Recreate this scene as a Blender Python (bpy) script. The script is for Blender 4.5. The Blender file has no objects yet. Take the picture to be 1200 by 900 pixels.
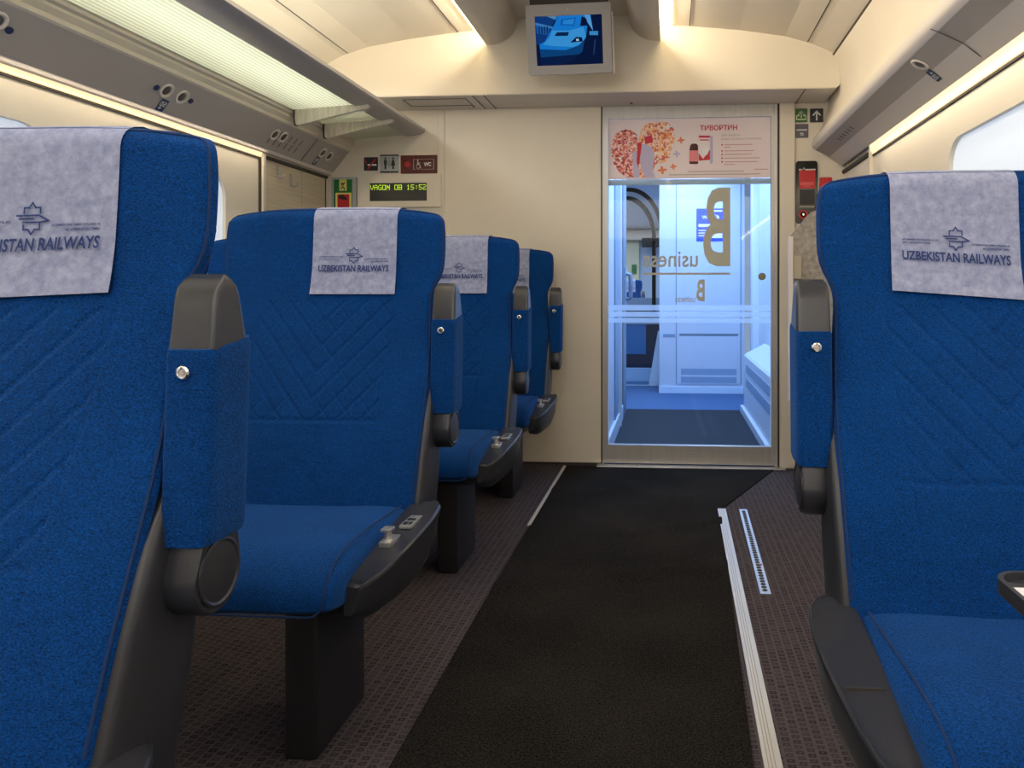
import bpy, bmesh, math, random
from mathutils import Vector, Matrix
random.seed(7)
S = bpy.context.scene
COL = S.collection
PI = math.pi

# ------------------------------------------------------------------ camera
CAMH, F, PX, VX, HY = 0.958, 870.0, 720.0, 785.0, 342.0
TH = math.atan((VX - PX) / F)
cam = bpy.data.objects.new('camera', bpy.data.cameras.new('camera'))
COL.objects.link(cam)
cam.location = (0, 0, CAMH)
cam.rotation_euler = (PI / 2, 0, TH)
cam.data.sensor_width = 36
cam.data.lens = F / 1200 * 36
cam.data.shift_x = -(PX - 600) / 1200
cam.data.shift_y = -(450 - HY) / 1200
cam.data.clip_start = 0.02
S.camera = cam
_s, _c = math.sin(TH), math.cos(TH)


def atY(px, py, Y):
    t = (px - PX) / F
    w = (HY - py) / F
    k = Y / (_c + t * _s)
    return (t * _c - _s) * k, CAMH + w * k


def atX(px, py, X):
    t = (px - PX) / F
    w = (HY - py) / F
    k = X / (t * _c - _s)
    return (_c + t * _s) * k, CAMH + w * k


# ------------------------------------------------------------------ materials
def lin(r, g, b):
    f = lambda v: (v / 255 / 12.92) if v / 255 <= 0.04045 else ((v / 255 + 0.055) / 1.055) ** 2.4
    return (f(r), f(g), f(b), 1)


def nodes(m):
    m.use_nodes = True
    nt = m.node_tree
    return nt, nt.nodes['Principled BSDF']


def mat(name, col, rough=0.5, metal=0.0, emit=None, es=0.0, nscale=0, namt=0.0, bscale=0, bamt=0.0, stretch=None, alpha=None, coat=0):
    m = bpy.data.materials.new(name)
    nt, b = nodes(m)
    N, L = nt.nodes, nt.links
    if len(col) == 3:
        col = (*col, 1)
    b.inputs['Base Color'].default_value = col
    b.inputs['Roughness'].default_value = rough
    b.inputs['Metallic'].default_value = metal
    if coat:
        b.inputs['Coat Weight'].default_value = coat
    if emit:
        b.inputs['Emission Color'].default_value = (*emit[:3], 1)
        b.inputs['Emission Strength'].default_value = es
    tc = None
    if nscale or bscale:
        tc = N.new('ShaderNodeTexCoord')
        mp = N.new('ShaderNodeMapping')
        L.new(tc.outputs['Object'], mp.inputs['Vector'])
        if stretch:
            mp.inputs['Scale'].default_value = stretch
    if nscale:
        n = N.new('ShaderNodeTexNoise')
        n.inputs['Scale'].default_value = nscale
        n.inputs['Detail'].default_value = 5
        L.new(mp.outputs[0], n.inputs['Vector'])
        r = N.new('ShaderNodeMapRange')
        r.inputs['From Min'].default_value = 0.3
        r.inputs['From Max'].default_value = 0.7
        r.inputs['To Min'].default_value = 1 - namt
        r.inputs['To Max'].default_value = 1 + namt
        L.new(n.outputs[0], r.inputs[0])
        h = N.new('ShaderNodeHueSaturation')
        h.inputs['Color'].default_value = col
        L.new(r.outputs[0], h.inputs['Value'])
        L.new(h.outputs[0], b.inputs['Base Color'])
    if bscale:
        n = N.new('ShaderNodeTexNoise')
        n.inputs['Scale'].default_value = bscale
        n.inputs['Detail'].default_value = 4
        L.new(mp.outputs[0], n.inputs['Vector'])
        bp = N.new('ShaderNodeBump')
        bp.inputs['Strength'].default_value = bamt
        bp.inputs['Distance'].default_value = 0.01
        L.new(n.outputs[0], bp.inputs['Height'])
        L.new(bp.outputs[0], b.inputs['Normal'])
    return m


def math_node(nt, op, a, b=None, c=None):
    n = nt.nodes.new('ShaderNodeMath')
    n.operation = op
    for i, v in enumerate((a, b, c)):
        if v is None:
            continue
        if isinstance(v, (int, float)):
            n.inputs[i].default_value = v
        else:
            nt.links.new(v, n.inputs[i])
    return n.outputs[0]


def fabric(name, col, quilt=True, amt=0.2):
    m = bpy.data.materials.new(name)
    nt, b = nodes(m)
    N, L = nt.nodes, nt.links
    M = lambda op, a, bb=None, c=None: math_node(nt, op, a, bb, c)
    b.inputs['Roughness'].default_value = 0.95
    b.inputs['Specular IOR Level'].default_value = 0.15
    b.inputs['Sheen Weight'].default_value = 0.25
    b.inputs['Sheen Roughness'].default_value = 0.4
    b.inputs['Sheen Tint'].default_value = (0.15, 0.4, 1, 1)
    tc = N.new('ShaderNodeTexCoord')
    sp = N.new('ShaderNodeSeparateXYZ')
    L.new(tc.outputs['Object'], sp.inputs[0])
    x, y, z = sp.outputs
    # fibre noise + soft worn clouds
    mp = N.new('ShaderNodeMapping')
    mp.inputs['Scale'].default_value = (1, 1, 1.7)
    L.new(tc.outputs['Object'], mp.inputs['Vector'])
    n1 = N.new('ShaderNodeTexNoise')
    n1.inputs['Scale'].default_value = 330
    n1.inputs['Detail'].default_value = 3
    L.new(mp.outputs[0], n1.inputs['Vector'])
    n2 = N.new('ShaderNodeTexNoise')
    n2.inputs['Scale'].default_value = 9
    n2.inputs['Detail'].default_value = 4
    L.new(tc.outputs['Object'], n2.inputs['Vector'])
    v = M('ADD', M('MULTIPLY', M('SUBTRACT', n1.outputs[0], 0.5), 3.0), M('MULTIPLY', M('SUBTRACT', n2.outputs[0], 0.5), 0.5))
    v = M('ADD', v, 1.0)
    h = N.new('ShaderNodeHueSaturation')
    h.inputs['Color'].default_value = (*col, 1)
    L.new(v, h.inputs['Value'])
    L.new(h.outputs[0], b.inputs['Base Color'])
    height = M('MULTIPLY', n1.outputs[0], 0.0024)
    if quilt:
        def groove(e, period, width):
            f = M('ABSOLUTE', M('SUBTRACT', M('FRACT', M('DIVIDE', e, period)), 0.5))
            r = N.new('ShaderNodeMapRange')
            r.interpolation_type = 'SMOOTHERSTEP'
            r.inputs['From Min'].default_value = 0.0
            r.inputs['From Max'].default_value = width
            L.new(f, r.inputs[0])
            return r.outputs[0]
        g1 = groove(M('ADD', M('SUBTRACT', z, M('MULTIPLY', M('ABSOLUTE', x), 1.1)), 0.01), 0.066, 0.2)
        g2 = groove(M('ADD', z, M('MULTIPLY', M('ABSOLUTE', x), 1.1)), 0.066, 0.14)
        q = M('MULTIPLY', M('ADD', M('MULTIPLY', g1, 0.7), M('MULTIPLY', g2, 0.3)), 0.0052)

        def step(e, a, bb):
            r = N.new('ShaderNodeMapRange')
            r.interpolation_type = 'SMOOTHSTEP'
            r.inputs['From Min'].default_value = a
            r.inputs['From Max'].default_value = bb
            L.new(e, r.inputs[0])
            return r.outputs[0]
        ax = M('ABSOLUTE', x)
        edge = M('SUBTRACT', 0.195, M('MULTIPLY', M('SUBTRACT', 0.95, z), 0.05))
        inside = step(M('SUBTRACT', edge, ax), 0.0, 0.004)
        zin = M('MULTIPLY', step(z, 0.635, 0.64), step(z, 0.94, 0.93))
        mask = M('MULTIPLY', inside, zin)
        qq = M('ADD', M('MULTIPLY', mask, q), M('MULTIPLY', M('SUBTRACT', 1, mask), 0.0052))
        # seams: side of the padded centre, crease at the lumbar line
        se = M('ABSOLUTE', M('SUBTRACT', edge, ax))
        sv = M('MULTIPLY', M('SUBTRACT', step(se, 0.0, 0.007), 1), M('MULTIPLY', step(z, 0.97, 0.93), 0.002))
        lv = M('MULTIPLY', M('SUBTRACT', step(M('ABSOLUTE', M('SUBTRACT', z, 0.632)), 0.0, 0.010), 1), M('MULTIPLY', inside, 0.004))
        n3 = N.new('ShaderNodeTexNoise')
        n3.inputs['Scale'].default_value = 16
        L.new(mp.outputs[0], n3.inputs['Vector'])
        height = M('ADD', M('ADD', height, qq), M('ADD', M('ADD', sv, lv), M('MULTIPLY', n3.outputs[0], 0.006)))
    bp = N.new('ShaderNodeBump')
    bp.inputs['Strength'].default_value = 0.8
    bp.inputs['Distance'].default_value = 1.0
    L.new(height, bp.inputs['Height'])
    L.new(bp.outputs[0], b.inputs['Normal'])
    return m


BLUE = (0.0006, 0.040, 0.180)
M_FAB = fabric('blue_quilted_fabric', BLUE)
M_FABP = fabric('blue_plain_fabric', BLUE, quilt=False)
M_PIPE = mat('blue_piping', (0.0006, 0.024, 0.11), 0.9)
M_SHELL = mat('charcoal_plastic', (0.025, 0.026, 0.033), 0.36, bscale=600, bamt=0.05)
M_DARKP = mat('black_plastic', (0.012, 0.012, 0.015), 0.45)
M_CAP = mat('graphite_cap', (0.030, 0.032, 0.040), 0.26, nscale=6, namt=0.12)
M_CHROME = mat('chrome', (0.75, 0.75, 0.76), 0.2, 1.0)
M_ALU = mat('brushed_aluminium', (0.62, 0.60, 0.57), 0.38, 0.85, nscale=60, namt=0.06, stretch=(1, 0.05, 1))
M_DOORALU = mat('door_frame_silver', (0.50, 0.49, 0.475), 0.4, 0.5, nscale=40, namt=0.06, stretch=(1, 1, 0.05))
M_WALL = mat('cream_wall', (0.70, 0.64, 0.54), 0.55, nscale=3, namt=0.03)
M_WALL2 = mat('darker_cream_wall', (0.64, 0.58, 0.49), 0.55)  # slightly darker cream for the moulding under the rack
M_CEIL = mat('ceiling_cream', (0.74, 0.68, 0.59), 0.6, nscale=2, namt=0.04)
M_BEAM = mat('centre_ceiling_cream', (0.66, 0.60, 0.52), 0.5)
M_GREYP = mat('warm_grey_service_panel', (0.40, 0.37, 0.355), 0.5)
M_GREYL = mat('light_grey_trim', (0.66, 0.61, 0.57), 0.5)
M_SEAM = mat('dark_seam', (0.05, 0.042, 0.035), 0.8)  # dark joints, slots and small dark parts
M_BLACK = mat('black', (0.005, 0.006, 0.008), 0.9)
M_WHITE = mat('white_print', (0.8, 0.8, 0.82), 0.5)
M_INK = mat('navy_print', lin(30, 52, 110), 0.8)
M_STRIP = mat('warm_light_diffuser', (0.9, 0.8, 0.6), 0.5, emit=(1.0, 0.74, 0.40), es=1.05)
M_CEILLIGHT = mat('ceiling_light_diffuser', (0.9, 0.85, 0.7), 0.5, emit=(1.0, 0.78, 0.42), es=5.5)
M_GLASSW = None


def glass(name, tint=(0.85, 0.93, 1.0), refl=0.07, frost=0.0, fcol=(0.6, 0.75, 0.95)):
    m = bpy.data.materials.new(name)
    m.use_nodes = True
    nt = m.node_tree
    nt.nodes.clear()
    out = nt.nodes.new('ShaderNodeOutputMaterial')
    tr = nt.nodes.new('ShaderNodeBsdfTransparent')
    tr.inputs[0].default_value = (*tint, 1)
    gl = nt.nodes.new('ShaderNodeBsdfGlossy')
    gl.inputs['Roughness'].default_value = 0.03
    lw = nt.nodes.new('ShaderNodeLayerWeight')
    lw.inputs['Blend'].default_value = 0.25
    mu = math_node(nt, 'ADD', math_node(nt, 'MULTIPLY', lw.outputs['Fresnel'], 0.5), refl)
    mx = nt.nodes.new('ShaderNodeMixShader')
    nt.links.new(mu, mx.inputs[0])
    nt.links.new(tr.outputs[0], mx.inputs[1])
    nt.links.new(gl.outputs[0], mx.inputs[2])
    last = mx
    if frost:
        df = nt.nodes.new('ShaderNodeBsdfTranslucent')
        df.inputs[0].default_value = (*fcol, 1)
        d2 = nt.nodes.new('ShaderNodeBsdfDiffuse')
        d2.inputs[0].default_value = (*fcol, 1)
        a = nt.nodes.new('ShaderNodeAddShader')
        nt.links.new(df.outputs[0], a.inputs[0])
        nt.links.new(d2.outputs[0], a.inputs[1])
        m2 = nt.nodes.new('ShaderNodeMixShader')
        m2.inputs[0].default_value = frost
        nt.links.new(mx.outputs[0], m2.inputs[1])
        nt.links.new(a.outputs[0], m2.inputs[2])
        last = m2
    nt.links.new(last.outputs[0], out.inputs[0])
    return m


M_GLASS = glass('door_glass', tint=(0.86, 0.94, 1.0), refl=0.02)
M_FROST = glass('frosted_band', frost=0.55, fcol=(0.42, 0.55, 0.72))


def floor_mat():
    m = bpy.data.materials.new('patterned_carpet')
    nt, b = nodes(m)
    N, L = nt.nodes, nt.links
    M = lambda op, a, bb=None, c=None: math_node(nt, op, a, bb, c)
    tc = N.new('ShaderNodeTexCoord')
    sp = N.new('ShaderNodeSeparateXYZ')
    L.new(tc.outputs['Object'], sp.inputs[0])
    x, y, z = sp.outputs
    u = M('DIVIDE', x, 0.0235)
    v = M('DIVIDE', M('ADD', y, M('MULTIPLY', M('FLOOR', u), 0.008)), 0.0185)
    fu = M('ABSOLUTE', M('SUBTRACT', M('FRACT', u), 0.5))
    fv = M('ABSOLUTE', M('SUBTRACT', M('FRACT', v), 0.5))
    d = M('MAXIMUM', M('MULTIPLY', fu, 0.95), fv)
    ring = M('MULTIPLY', M('LESS_THAN', d, 0.33), M('GREATER_THAN', d, 0.10))
    cb = N.new('ShaderNodeCombineXYZ')
    L.new(M('FLOOR', u), cb.inputs[0])
    L.new(M('FLOOR', v), cb.inputs[1])
    wn = N.new('ShaderNodeTexWhiteNoise')
    L.new(cb.outputs[0], wn.inputs['Vector'])
    amt = M('MULTIPLY', ring, M('ADD', M('MULTIPLY', wn.outputs['Value'], 0.5), 0.35))
    n = N.new('ShaderNodeTexNoise')
    n.inputs['Scale'].default_value = 260
    L.new(tc.outputs['Object'], n.inputs['Vector'])
    mx = N.new('ShaderNodeMix')
    mx.data_type = 'RGBA'
    L.new(amt, mx.inputs[0])
    mx.inputs[6].default_value = (0.084, 0.069, 0.073, 1)
    mx.inputs[7].default_value = (0.020, 0.016, 0.020, 1)
    h = N.new('ShaderNodeHueSaturation')
    L.new(mx.outputs[2], h.inputs['Color'])
    L.new(M('ADD', M('MULTIPLY', n.outputs[0], 1.2), 0.4), h.inputs['Value'])
    L.new(h.outputs[0], b.inputs['Base Color'])
    b.inputs['Roughness'].default_value = 1
    b.inputs['Specular IOR Level'].default_value = 0.1
    bp = N.new('ShaderNodeBump')
    bp.inputs['Strength'].default_value = 0.5
    bp.inputs['Distance'].default_value = 0.003
    L.new(M('SUBTRACT', n.outputs[0], M('MULTIPLY', amt, 0.5)), bp.inputs['Height'])
    L.new(bp.outputs[0], b.inputs['Normal'])
    return m


def runner_mat():
    m = bpy.data.materials.new('black_felt_runner')
    nt, b = nodes(m)
    N, L = nt.nodes, nt.links
    tc = N.new('ShaderNodeTexCoord')
    n = N.new('ShaderNodeTexNoise')
    n.inputs['Scale'].default_value = 230
    n.inputs['Detail'].default_value = 6
    L.new(tc.outputs['Object'], n.inputs['Vector'])
    n2 = N.new('ShaderNodeTexNoise')
    n2.inputs['Scale'].default_value = 2.2
    L.new(tc.outputs['Object'], n2.inputs['Vector'])
    r = N.new('ShaderNodeValToRGB')
    r.color_ramp.elements[0].position = 0.35
    r.color_ramp.elements[0].color = (0.0035, 0.003, 0.003, 1)
    r.color_ramp.elements[1].position = 0.72
    r.color_ramp.elements[1].color = (0.036, 0.031, 0.026, 1)
    L.new(math_node(nt, 'ADD', n.outputs[0], math_node(nt, 'MULTIPLY', math_node(nt, 'SUBTRACT', n2.outputs[0], 0.5), 0.3)), r.inputs[0])
    L.new(r.outputs[0], b.inputs['Base Color'])
    b.inputs['Roughness'].default_value = 1
    b.inputs['Specular IOR Level'].default_value = 0.05
    bp = N.new('ShaderNodeBump')
    bp.inputs['Strength'].default_value = 0.6
    bp.inputs['Distance'].default_value = 0.003
    L.new(n.outputs[0], bp.inputs['Height'])
    L.new(bp.outputs[0], b.inputs['Normal'])
    return m


def doily_mat():
    m = bpy.data.materials.new('nonwoven_headrest_cloth')
    nt, b = nodes(m)
    N, L = nt.nodes, nt.links
    tc = N.new('ShaderNodeTexCoord')
    n = N.new('ShaderNodeTexNoise')
    n.inputs['Scale'].default_value = 60
    n.inputs['Detail'].default_value = 8
    n.inputs['Roughness'].default_value = 0.7
    L.new(tc.outputs['Object'], n.inputs['Vector'])
    r = N.new('ShaderNodeValToRGB')
    r.color_ramp.elements[0].position = 0.32
    r.color_ramp.elements[0].color = (0.19, 0.225, 0.38, 1)
    r.color_ramp.elements[1].position = 0.68
    r.color_ramp.elements[1].color = (0.38, 0.405, 0.57, 1)
    L.new(n.outputs[0], r.inputs[0])
    L.new(r.outputs[0], b.inputs['Base Color'])
    b.inputs['Roughness'].default_value = 0.9
    bp = N.new('ShaderNodeBump')
    bp.inputs['Strength'].default_value = 0.25
    bp.inputs['Distance'].default_value = 0.003
    L.new(n.outputs[0], bp.inputs['Height'])
    L.new(bp.outputs[0], b.inputs['Normal'])
    return m


def rack_mat():
    m = bpy.data.materials.new('ribbed_rack_glass')
    m.use_nodes = True
    nt = m.node_tree
    nt.nodes.clear()
    N, L = nt.nodes, nt.links
    M = lambda op, a, bb=None, c=None: math_node(nt, op, a, bb, c)
    out = N.new('ShaderNodeOutputMaterial')
    tc = N.new('ShaderNodeTexCoord')
    sp = N.new('ShaderNodeSeparateXYZ')
    L.new(tc.outputs['Object'], sp.inputs[0])
    f = M('FRACT', M('DIVIDE', sp.outputs[0], 0.0195))
    line = M('LESS_THAN', f, 0.17)
    mx = N.new('ShaderNodeMix')
    mx.data_type = 'RGBA'
    L.new(line, mx.inputs[0])
    mx.inputs[6].default_value = (0.56, 0.60, 0.53, 1)
    mx.inputs[7].default_value = (0.98, 0.95, 0.84, 1)
    d = N.new('ShaderNodeBsdfDiffuse')
    t = N.new('ShaderNodeBsdfTranslucent')
    g = N.new('ShaderNodeBsdfGlossy')
    g.inputs['Roughness'].default_value = 0.15
    L.new(mx.outputs[2], d.inputs[0])
    L.new(mx.outputs[2], t.inputs[0])
    m1 = N.new('ShaderNodeMixShader')
    m1.inputs[0].default_value = 0.6
    L.new(d.outputs[0], m1.inputs[1])
    L.new(t.outputs[0], m1.inputs[2])
    m2 = N.new('ShaderNodeMixShader')
    m2.inputs[0].default_value = 0.06
    L.new(m1.outputs[0], m2.inputs[1])
    L.new(g.outputs[0], m2.inputs[2])
    L.new(m2.outputs[0], out.inputs[0])
    return m


def mosaic_mat(name, cols, scale):
    m = bpy.data.materials.new(name)
    nt, b = nodes(m)
    N, L = nt.nodes, nt.links
    tc = N.new('ShaderNodeTexCoord')
    v = N.new('ShaderNodeTexVoronoi')
    v.inputs['Scale'].default_value = scale
    L.new(tc.outputs['Object'], v.inputs['Vector'])
    sp = N.new('ShaderNodeSeparateColor')
    L.new(v.outputs['Color'], sp.inputs[0])
    r = N.new('ShaderNodeValToRGB')
    r.color_ramp.interpolation = 'CONSTANT'
    for i, c in enumerate(cols):
        e = r.color_ramp.elements[i] if i < 2 else r.color_ramp.elements.new(i / len(cols))
        e.position = i / len(cols)
        e.color = lin(*c)
    L.new(sp.outputs[0], r.inputs[0])
    L.new(r.outputs[0], b.inputs['Base Color'])
    b.inputs['Roughness'].default_value = 0.6
    return m


def blind_mat():
    m = bpy.data.materials.new('self_lit_window_blind')
    nt, b = nodes(m)
    N, L = nt.nodes, nt.links
    tc = N.new('ShaderNodeTexCoord')
    sp = N.new('ShaderNodeSeparateXYZ')
    L.new(tc.outputs['Object'], sp.inputs[0])
    w = math_node(nt, 'SINE', math_node(nt, 'MULTIPLY', sp.outputs[1], 2 * PI / 0.022))
    e = math_node(nt, 'ADD', math_node(nt, 'MULTIPLY', w, 0.02), 0.52)
    b.inputs['Base Color'].default_value = (0.6, 0.65, 0.7, 1)
    b.inputs['Emission Color'].default_value = (0.70, 0.82, 1.0, 1)
    L.new(e, b.inputs['Emission Strength'])  # emission stands in for daylight coming through the blind
    return m


M_FLOOR, M_RUN, M_DOILY, M_RACK, M_BLIND = floor_mat(), runner_mat(), doily_mat(), rack_mat(), blind_mat()


# ------------------------------------------------------------------ objects
def obj(name, bm_or_me, m, parent=None, smooth=False):
    if isinstance(bm_or_me, bmesh.types.BMesh):
        bmesh.ops.recalc_face_normals(bm_or_me, faces=bm_or_me.faces)
        me = bpy.data.meshes.new(name)
        bm_or_me.to_mesh(me)
        bm_or_me.free()
        if smooth:
            for p in me.polygons:
                p.use_smooth = True
            me.set_sharp_from_angle(angle=math.radians(38))
    else:
        me = bm_or_me
    if m is not None and not me.materials:
        me.materials.append(m)
    o = bpy.data.objects.new(name, me)
    COL.objects.link(o)
    if parent is not None:
        o.parent = parent
    return o


def tag(o, label, cat, group=None):
    o['label'] = label
    o['category'] = cat
    if group:
        o['group'] = group
    return o


def empty(name, loc, label, cat, group=None, rz=0):
    o = bpy.data.objects.new(name, None)
    COL.objects.link(o)
    o.location = loc
    o.rotation_euler = (0, 0, rz)
    o.empty_display_size = 0.05
    return tag(o, label, cat, group)


def struct(name, bm, m, parent=None, smooth=False):
    o = obj(name, bm, m, parent, smooth)
    if parent is None:
        o['kind'] = 'structure'
    return o


def BM():
    return bmesh.new()


def box(bm, x0, x1, y0, y1, z0, z1, bev=0.0, seg=2):
    r = bmesh.ops.create_cube(bm, size=1)
    vs = r['verts']
    for v in vs:
        v.co = Vector((x0 + (v.co.x + .5) * (x1 - x0), y0 + (v.co.y + .5) * (y1 - y0), z0 + (v.co.z + .5) * (z1 - z0)))
    if bev:
        es = list({e for v in vs for e in v.link_edges})
        bmesh.ops.bevel(bm, geom=es, offset=bev, segments=seg, affect='EDGES', profile=0.6)
    return bm


def loft(bm, rings, cap=True):
    R = [[bm.verts.new(p) for p in r] for r in rings]
    n = len(R[0])
    for a, b in zip(R, R[1:]):
        for i in range(n):
            bm.faces.new((a[i], a[(i + 1) % n], b[(i + 1) % n], b[i]))
    if cap:
        bm.faces.new(R[0][::-1])
        bm.faces.new(R[-1])
    return bm


def cyl(bm, c, axis, r, h, seg=24, r2=None):
    a = Vector(axis).normalized()
    q = Vector((0, 0, 1)).rotation_difference(a)
    c = Vector(c)
    r2 = r if r2 is None else r2
    rings = []
    for k, rr in ((-.5, r), (.5, r2)):
        rings.append([c + q @ Vector((rr * math.cos(2 * PI * i / seg), rr * math.sin(2 * PI * i / seg), k * h)) for i in range(seg)])
    return loft(bm, rings)


def tube(bm, pts, r, seg=8):
    pts = [Vector(p) for p in pts]
    rings = []
    up = None
    for i, p in enumerate(pts):
        d = (pts[min(i + 1, len(pts) - 1)] - pts[max(i - 1, 0)]).normalized()
        if up is None:
            up = Vector((0, 0, 1)) if abs(d.z) < .9 else Vector((1, 0, 0))
        s = d.cross(up).normalized()
        up = s.cross(d).normalized()
        rings.append([p + s * r * math.cos(2 * PI * k / seg) + up * r * math.sin(2 * PI * k / seg) for k in range(seg)])
    return loft(bm, rings)


def prismY(bm, poly, y0, y1):
    """closed XZ polygon extruded along Y"""
    return loft(bm, [[(x, y0, z) for x, z in poly], [(x, y1, z) for x, z in poly]])


def prismX(bm, poly, x0, x1):
    return loft(bm, [[(x0, y, z) for y, z in poly], [(x1, y, z) for y, z in poly]])


def sheetY(bm, prof, y0, y1, t, ny=1):
    """open XZ polyline extruded along Y with thickness t (to its left side)"""
    P = [Vector((x, 0, z)) for x, z in prof]
    off = []
    for i, p in enumerate(P):
        d = (P[min(i + 1, len(P) - 1)] - P[max(i - 1, 0)]).normalized()
        off.append(p + Vector((-d.z, 0, d.x)) * t)
    poly = [(p.x, p.z) for p in P] + [(p.x, p.z) for p in reversed(off)]
    return prismY(bm, poly, y0, y1)


def flat(bm, pts):
    vs = [bm.verts.new(p) for p in pts]
    bm.faces.new(vs)
    return bm


def interp(tab, z):
    if z <= tab[0][0]:
        return tab[0][1]
    for (a, va), (b, vb) in zip(tab, tab[1:]):
        if z <= b:
            k = (z - a) / (b - a)
            return va + (vb - va) * k
    return tab[-1][1]


def sinterp(tab, z):
    # Catmull-Rom style smooth interpolation
    n = len(tab)
    if z <= tab[0][0]:
        return tab[0][1]
    for i in range(n - 1):
        a, va = tab[i]
        b, vb = tab[i + 1]
        if z <= b:
            k = (z - a) / (b - a)
            m0 = (vb - tab[max(i - 1, 0)][1]) / (b - tab[max(i - 1, 0)][0]) * (b - a)
            m1 = (tab[min(i + 2, n - 1)][1] - va) / (tab[min(i + 2, n - 1)][0] - a) * (b - a)
            k2, k3 = k * k, k * k * k
            return (2 * k3 - 3 * k2 + 1) * va + (k3 - 2 * k2 + k) * m0 + (-2 * k3 + 3 * k2) * vb + (k3 - k2) * m1
    return tab[-1][1]


def rrect(x0, x1, y0, y1, r, n=6):
    out = []
    for cx, cy, a0 in ((x1 - r, y1 - r, 0), (x0 + r, y1 - r, 90), (x0 + r, y0 + r, 180), (x1 - r, y0 + r, 270)):
        for i in range(n + 1):
            a = math.radians(a0 + 90 * i / n)
            out.append((cx + r * math.cos(a), cy + r * math.sin(a)))
    return out


def ellipse(cx, cy, rx, ry, n=28):
    return [(cx + rx * math.cos(2 * PI * i / n), cy + ry * math.sin(2 * PI * i / n)) for i in range(n)]


def curve_mesh(name, splines=None, text=None, extrude=0.0, bold=0.0, size=1.0, align='CENTER'):
    if text is not None:
        cu = bpy.data.curves.new(name, 'FONT')
        cu.body = text
        cu.size = size
        cu.align_x = align
        cu.offset = bold
        cu.resolution_u = 3
    else:
        cu = bpy.data.curves.new(name, 'CURVE')
        cu.dimensions = '2D'
        cu.fill_mode = 'BOTH'
        for sp in splines:
            s = cu.splines.new('POLY')
            s.points.add(len(sp) - 1)
            for p, c in zip(s.points, sp):
                p.co = (c[0], c[1], 0, 1)
            s.use_cyclic_u = True
    cu.extrude = extrude
    o = bpy.data.objects.new(name, cu)
    COL.objects.link(o)
    dg = bpy.context.evaluated_depsgraph_get()
    me = bpy.data.meshes.new_from_object(o.evaluated_get(dg))
    me.name = name
    bpy.data.objects.remove(o)
    me.materials.clear()
    return me


def remap(me, fn):
    for v in me.vertices:
        v.co = fn(v.co.x, v.co.y, v.co.z)
    me.update()
    return me


def plate(name, outer, holes, fn, thick, m, parent=None):
    """flat plate with holes in (u,v), thickness w in 0..thick; fn(u,v,w)->xyz"""
    me = curve_mesh(name, splines=[outer] + holes, extrude=thick / 2)
    remap(me, lambda u, v, w: fn(u, v, w + thick / 2))
    bm = BM()
    bm.from_mesh(me)
    return obj(name, bm, m, parent)


def onY(Y):          # plane facing the camera (-Y); w goes towards the camera
    return lambda u, v, w=0: Vector((u, Y - w, v))


def write(name, text, box4, fn, m, parent=None, bold=0.0, mirror=False):
    """text fitted in (u0,u1,v0,v1) on the surface fn"""
    me = curve_mesh(name, text=text, bold=bold)
    xs = [v.co.x for v in me.vertices]
    ys = [v.co.y for v in me.vertices]
    u0, u1, v0, v1 = box4
    ax, bx, ay, by = min(xs), max(xs), min(ys), max(ys)

    def f(x, y, z):
        a = (x - ax) / (bx - ax)
        if mirror:
            a = 1 - a
        return fn(u0 + a * (u1 - u0), v0 + (y - ay) / (by - ay) * (v1 - v0), 0)
    remap(me, f)
    return obj(name, me, m, parent)


def strokes(bm, lines, w, fn):
    for ln in lines:
        for (a, b), (c, d) in zip(ln, ln[1:]):
            L = math.hypot(c - a, d - b) or 1
            ex, ey = (c - a) / L * w / 2, (d - b) / L * w / 2
            nx, ny = -ey, ex
            flat(bm, [fn(a - ex + nx, b - ey + ny, 0), fn(c + ex + nx, d + ey + ny, 0), fn(c + ex - nx, d + ey - ny, 0), fn(a - ex - nx, b - ey - ny, 0)])
    return bm


def polys(bm, plist, fn, w=0.0):
    for p in plist:
        flat(bm, [fn(u, v, w) for u, v in p])
    return bm


def P(px, py, Y):
    return atY(px, py, Y)


def PR(x0, y0, x1, y1, Y):     # rectangle read in the picture on the plane Y
    a, b = P(x0, (y0 + y1) / 2, Y), P(x1, (y0 + y1) / 2, Y)
    t, u = P((x0 + x1) / 2, y0, Y), P((x0 + x1) / 2, y1, Y)
    return a[0], b[0], u[1], t[1]          # u0,u1,v0,v1


# ------------------------------------------------------------------ setting
XL, XR, XC, WY, Y0 = -1.95, 0.95, -0.50, 4.10, -1.6

bm = BM(); box(bm, XL - .05, XR + .05, Y0, WY + .02, -0.06, 0)
struct('floor', bm, M_FLOOR)

# side walls with rounded window openings; fn maps (y, z)
def side_wall(side, X, wins):
    sg = 1 if side == 'right' else -1
    outer = [(Y0, 0), (WY, 0), (WY, 1.60), (Y0, 1.60)]
    holes = [rrect(a, b, .78, 1.478, .10, 8)[::-1] for a, b in wins]
    w = plate('wall_' + side, outer, holes, lambda u, v, t: Vector((X + sg * t, u, v)), .04, M_WALL)
    w['kind'] = 'structure'
    # wall above the light strip behind the rack, curving in to the ceiling
    o = lambda k: XC + sg * k
    prof = [(o(1.45), 1.60), (o(1.445), 1.75), (o(1.42), 1.92), (o(1.375), 2.06), (o(1.325), 2.155)]
    bm = BM(); sheetY(bm, prof, Y0, WY, -.03 * sg)
    struct('wall_%s_upper' % side, bm, M_WALL)
    return w


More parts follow.
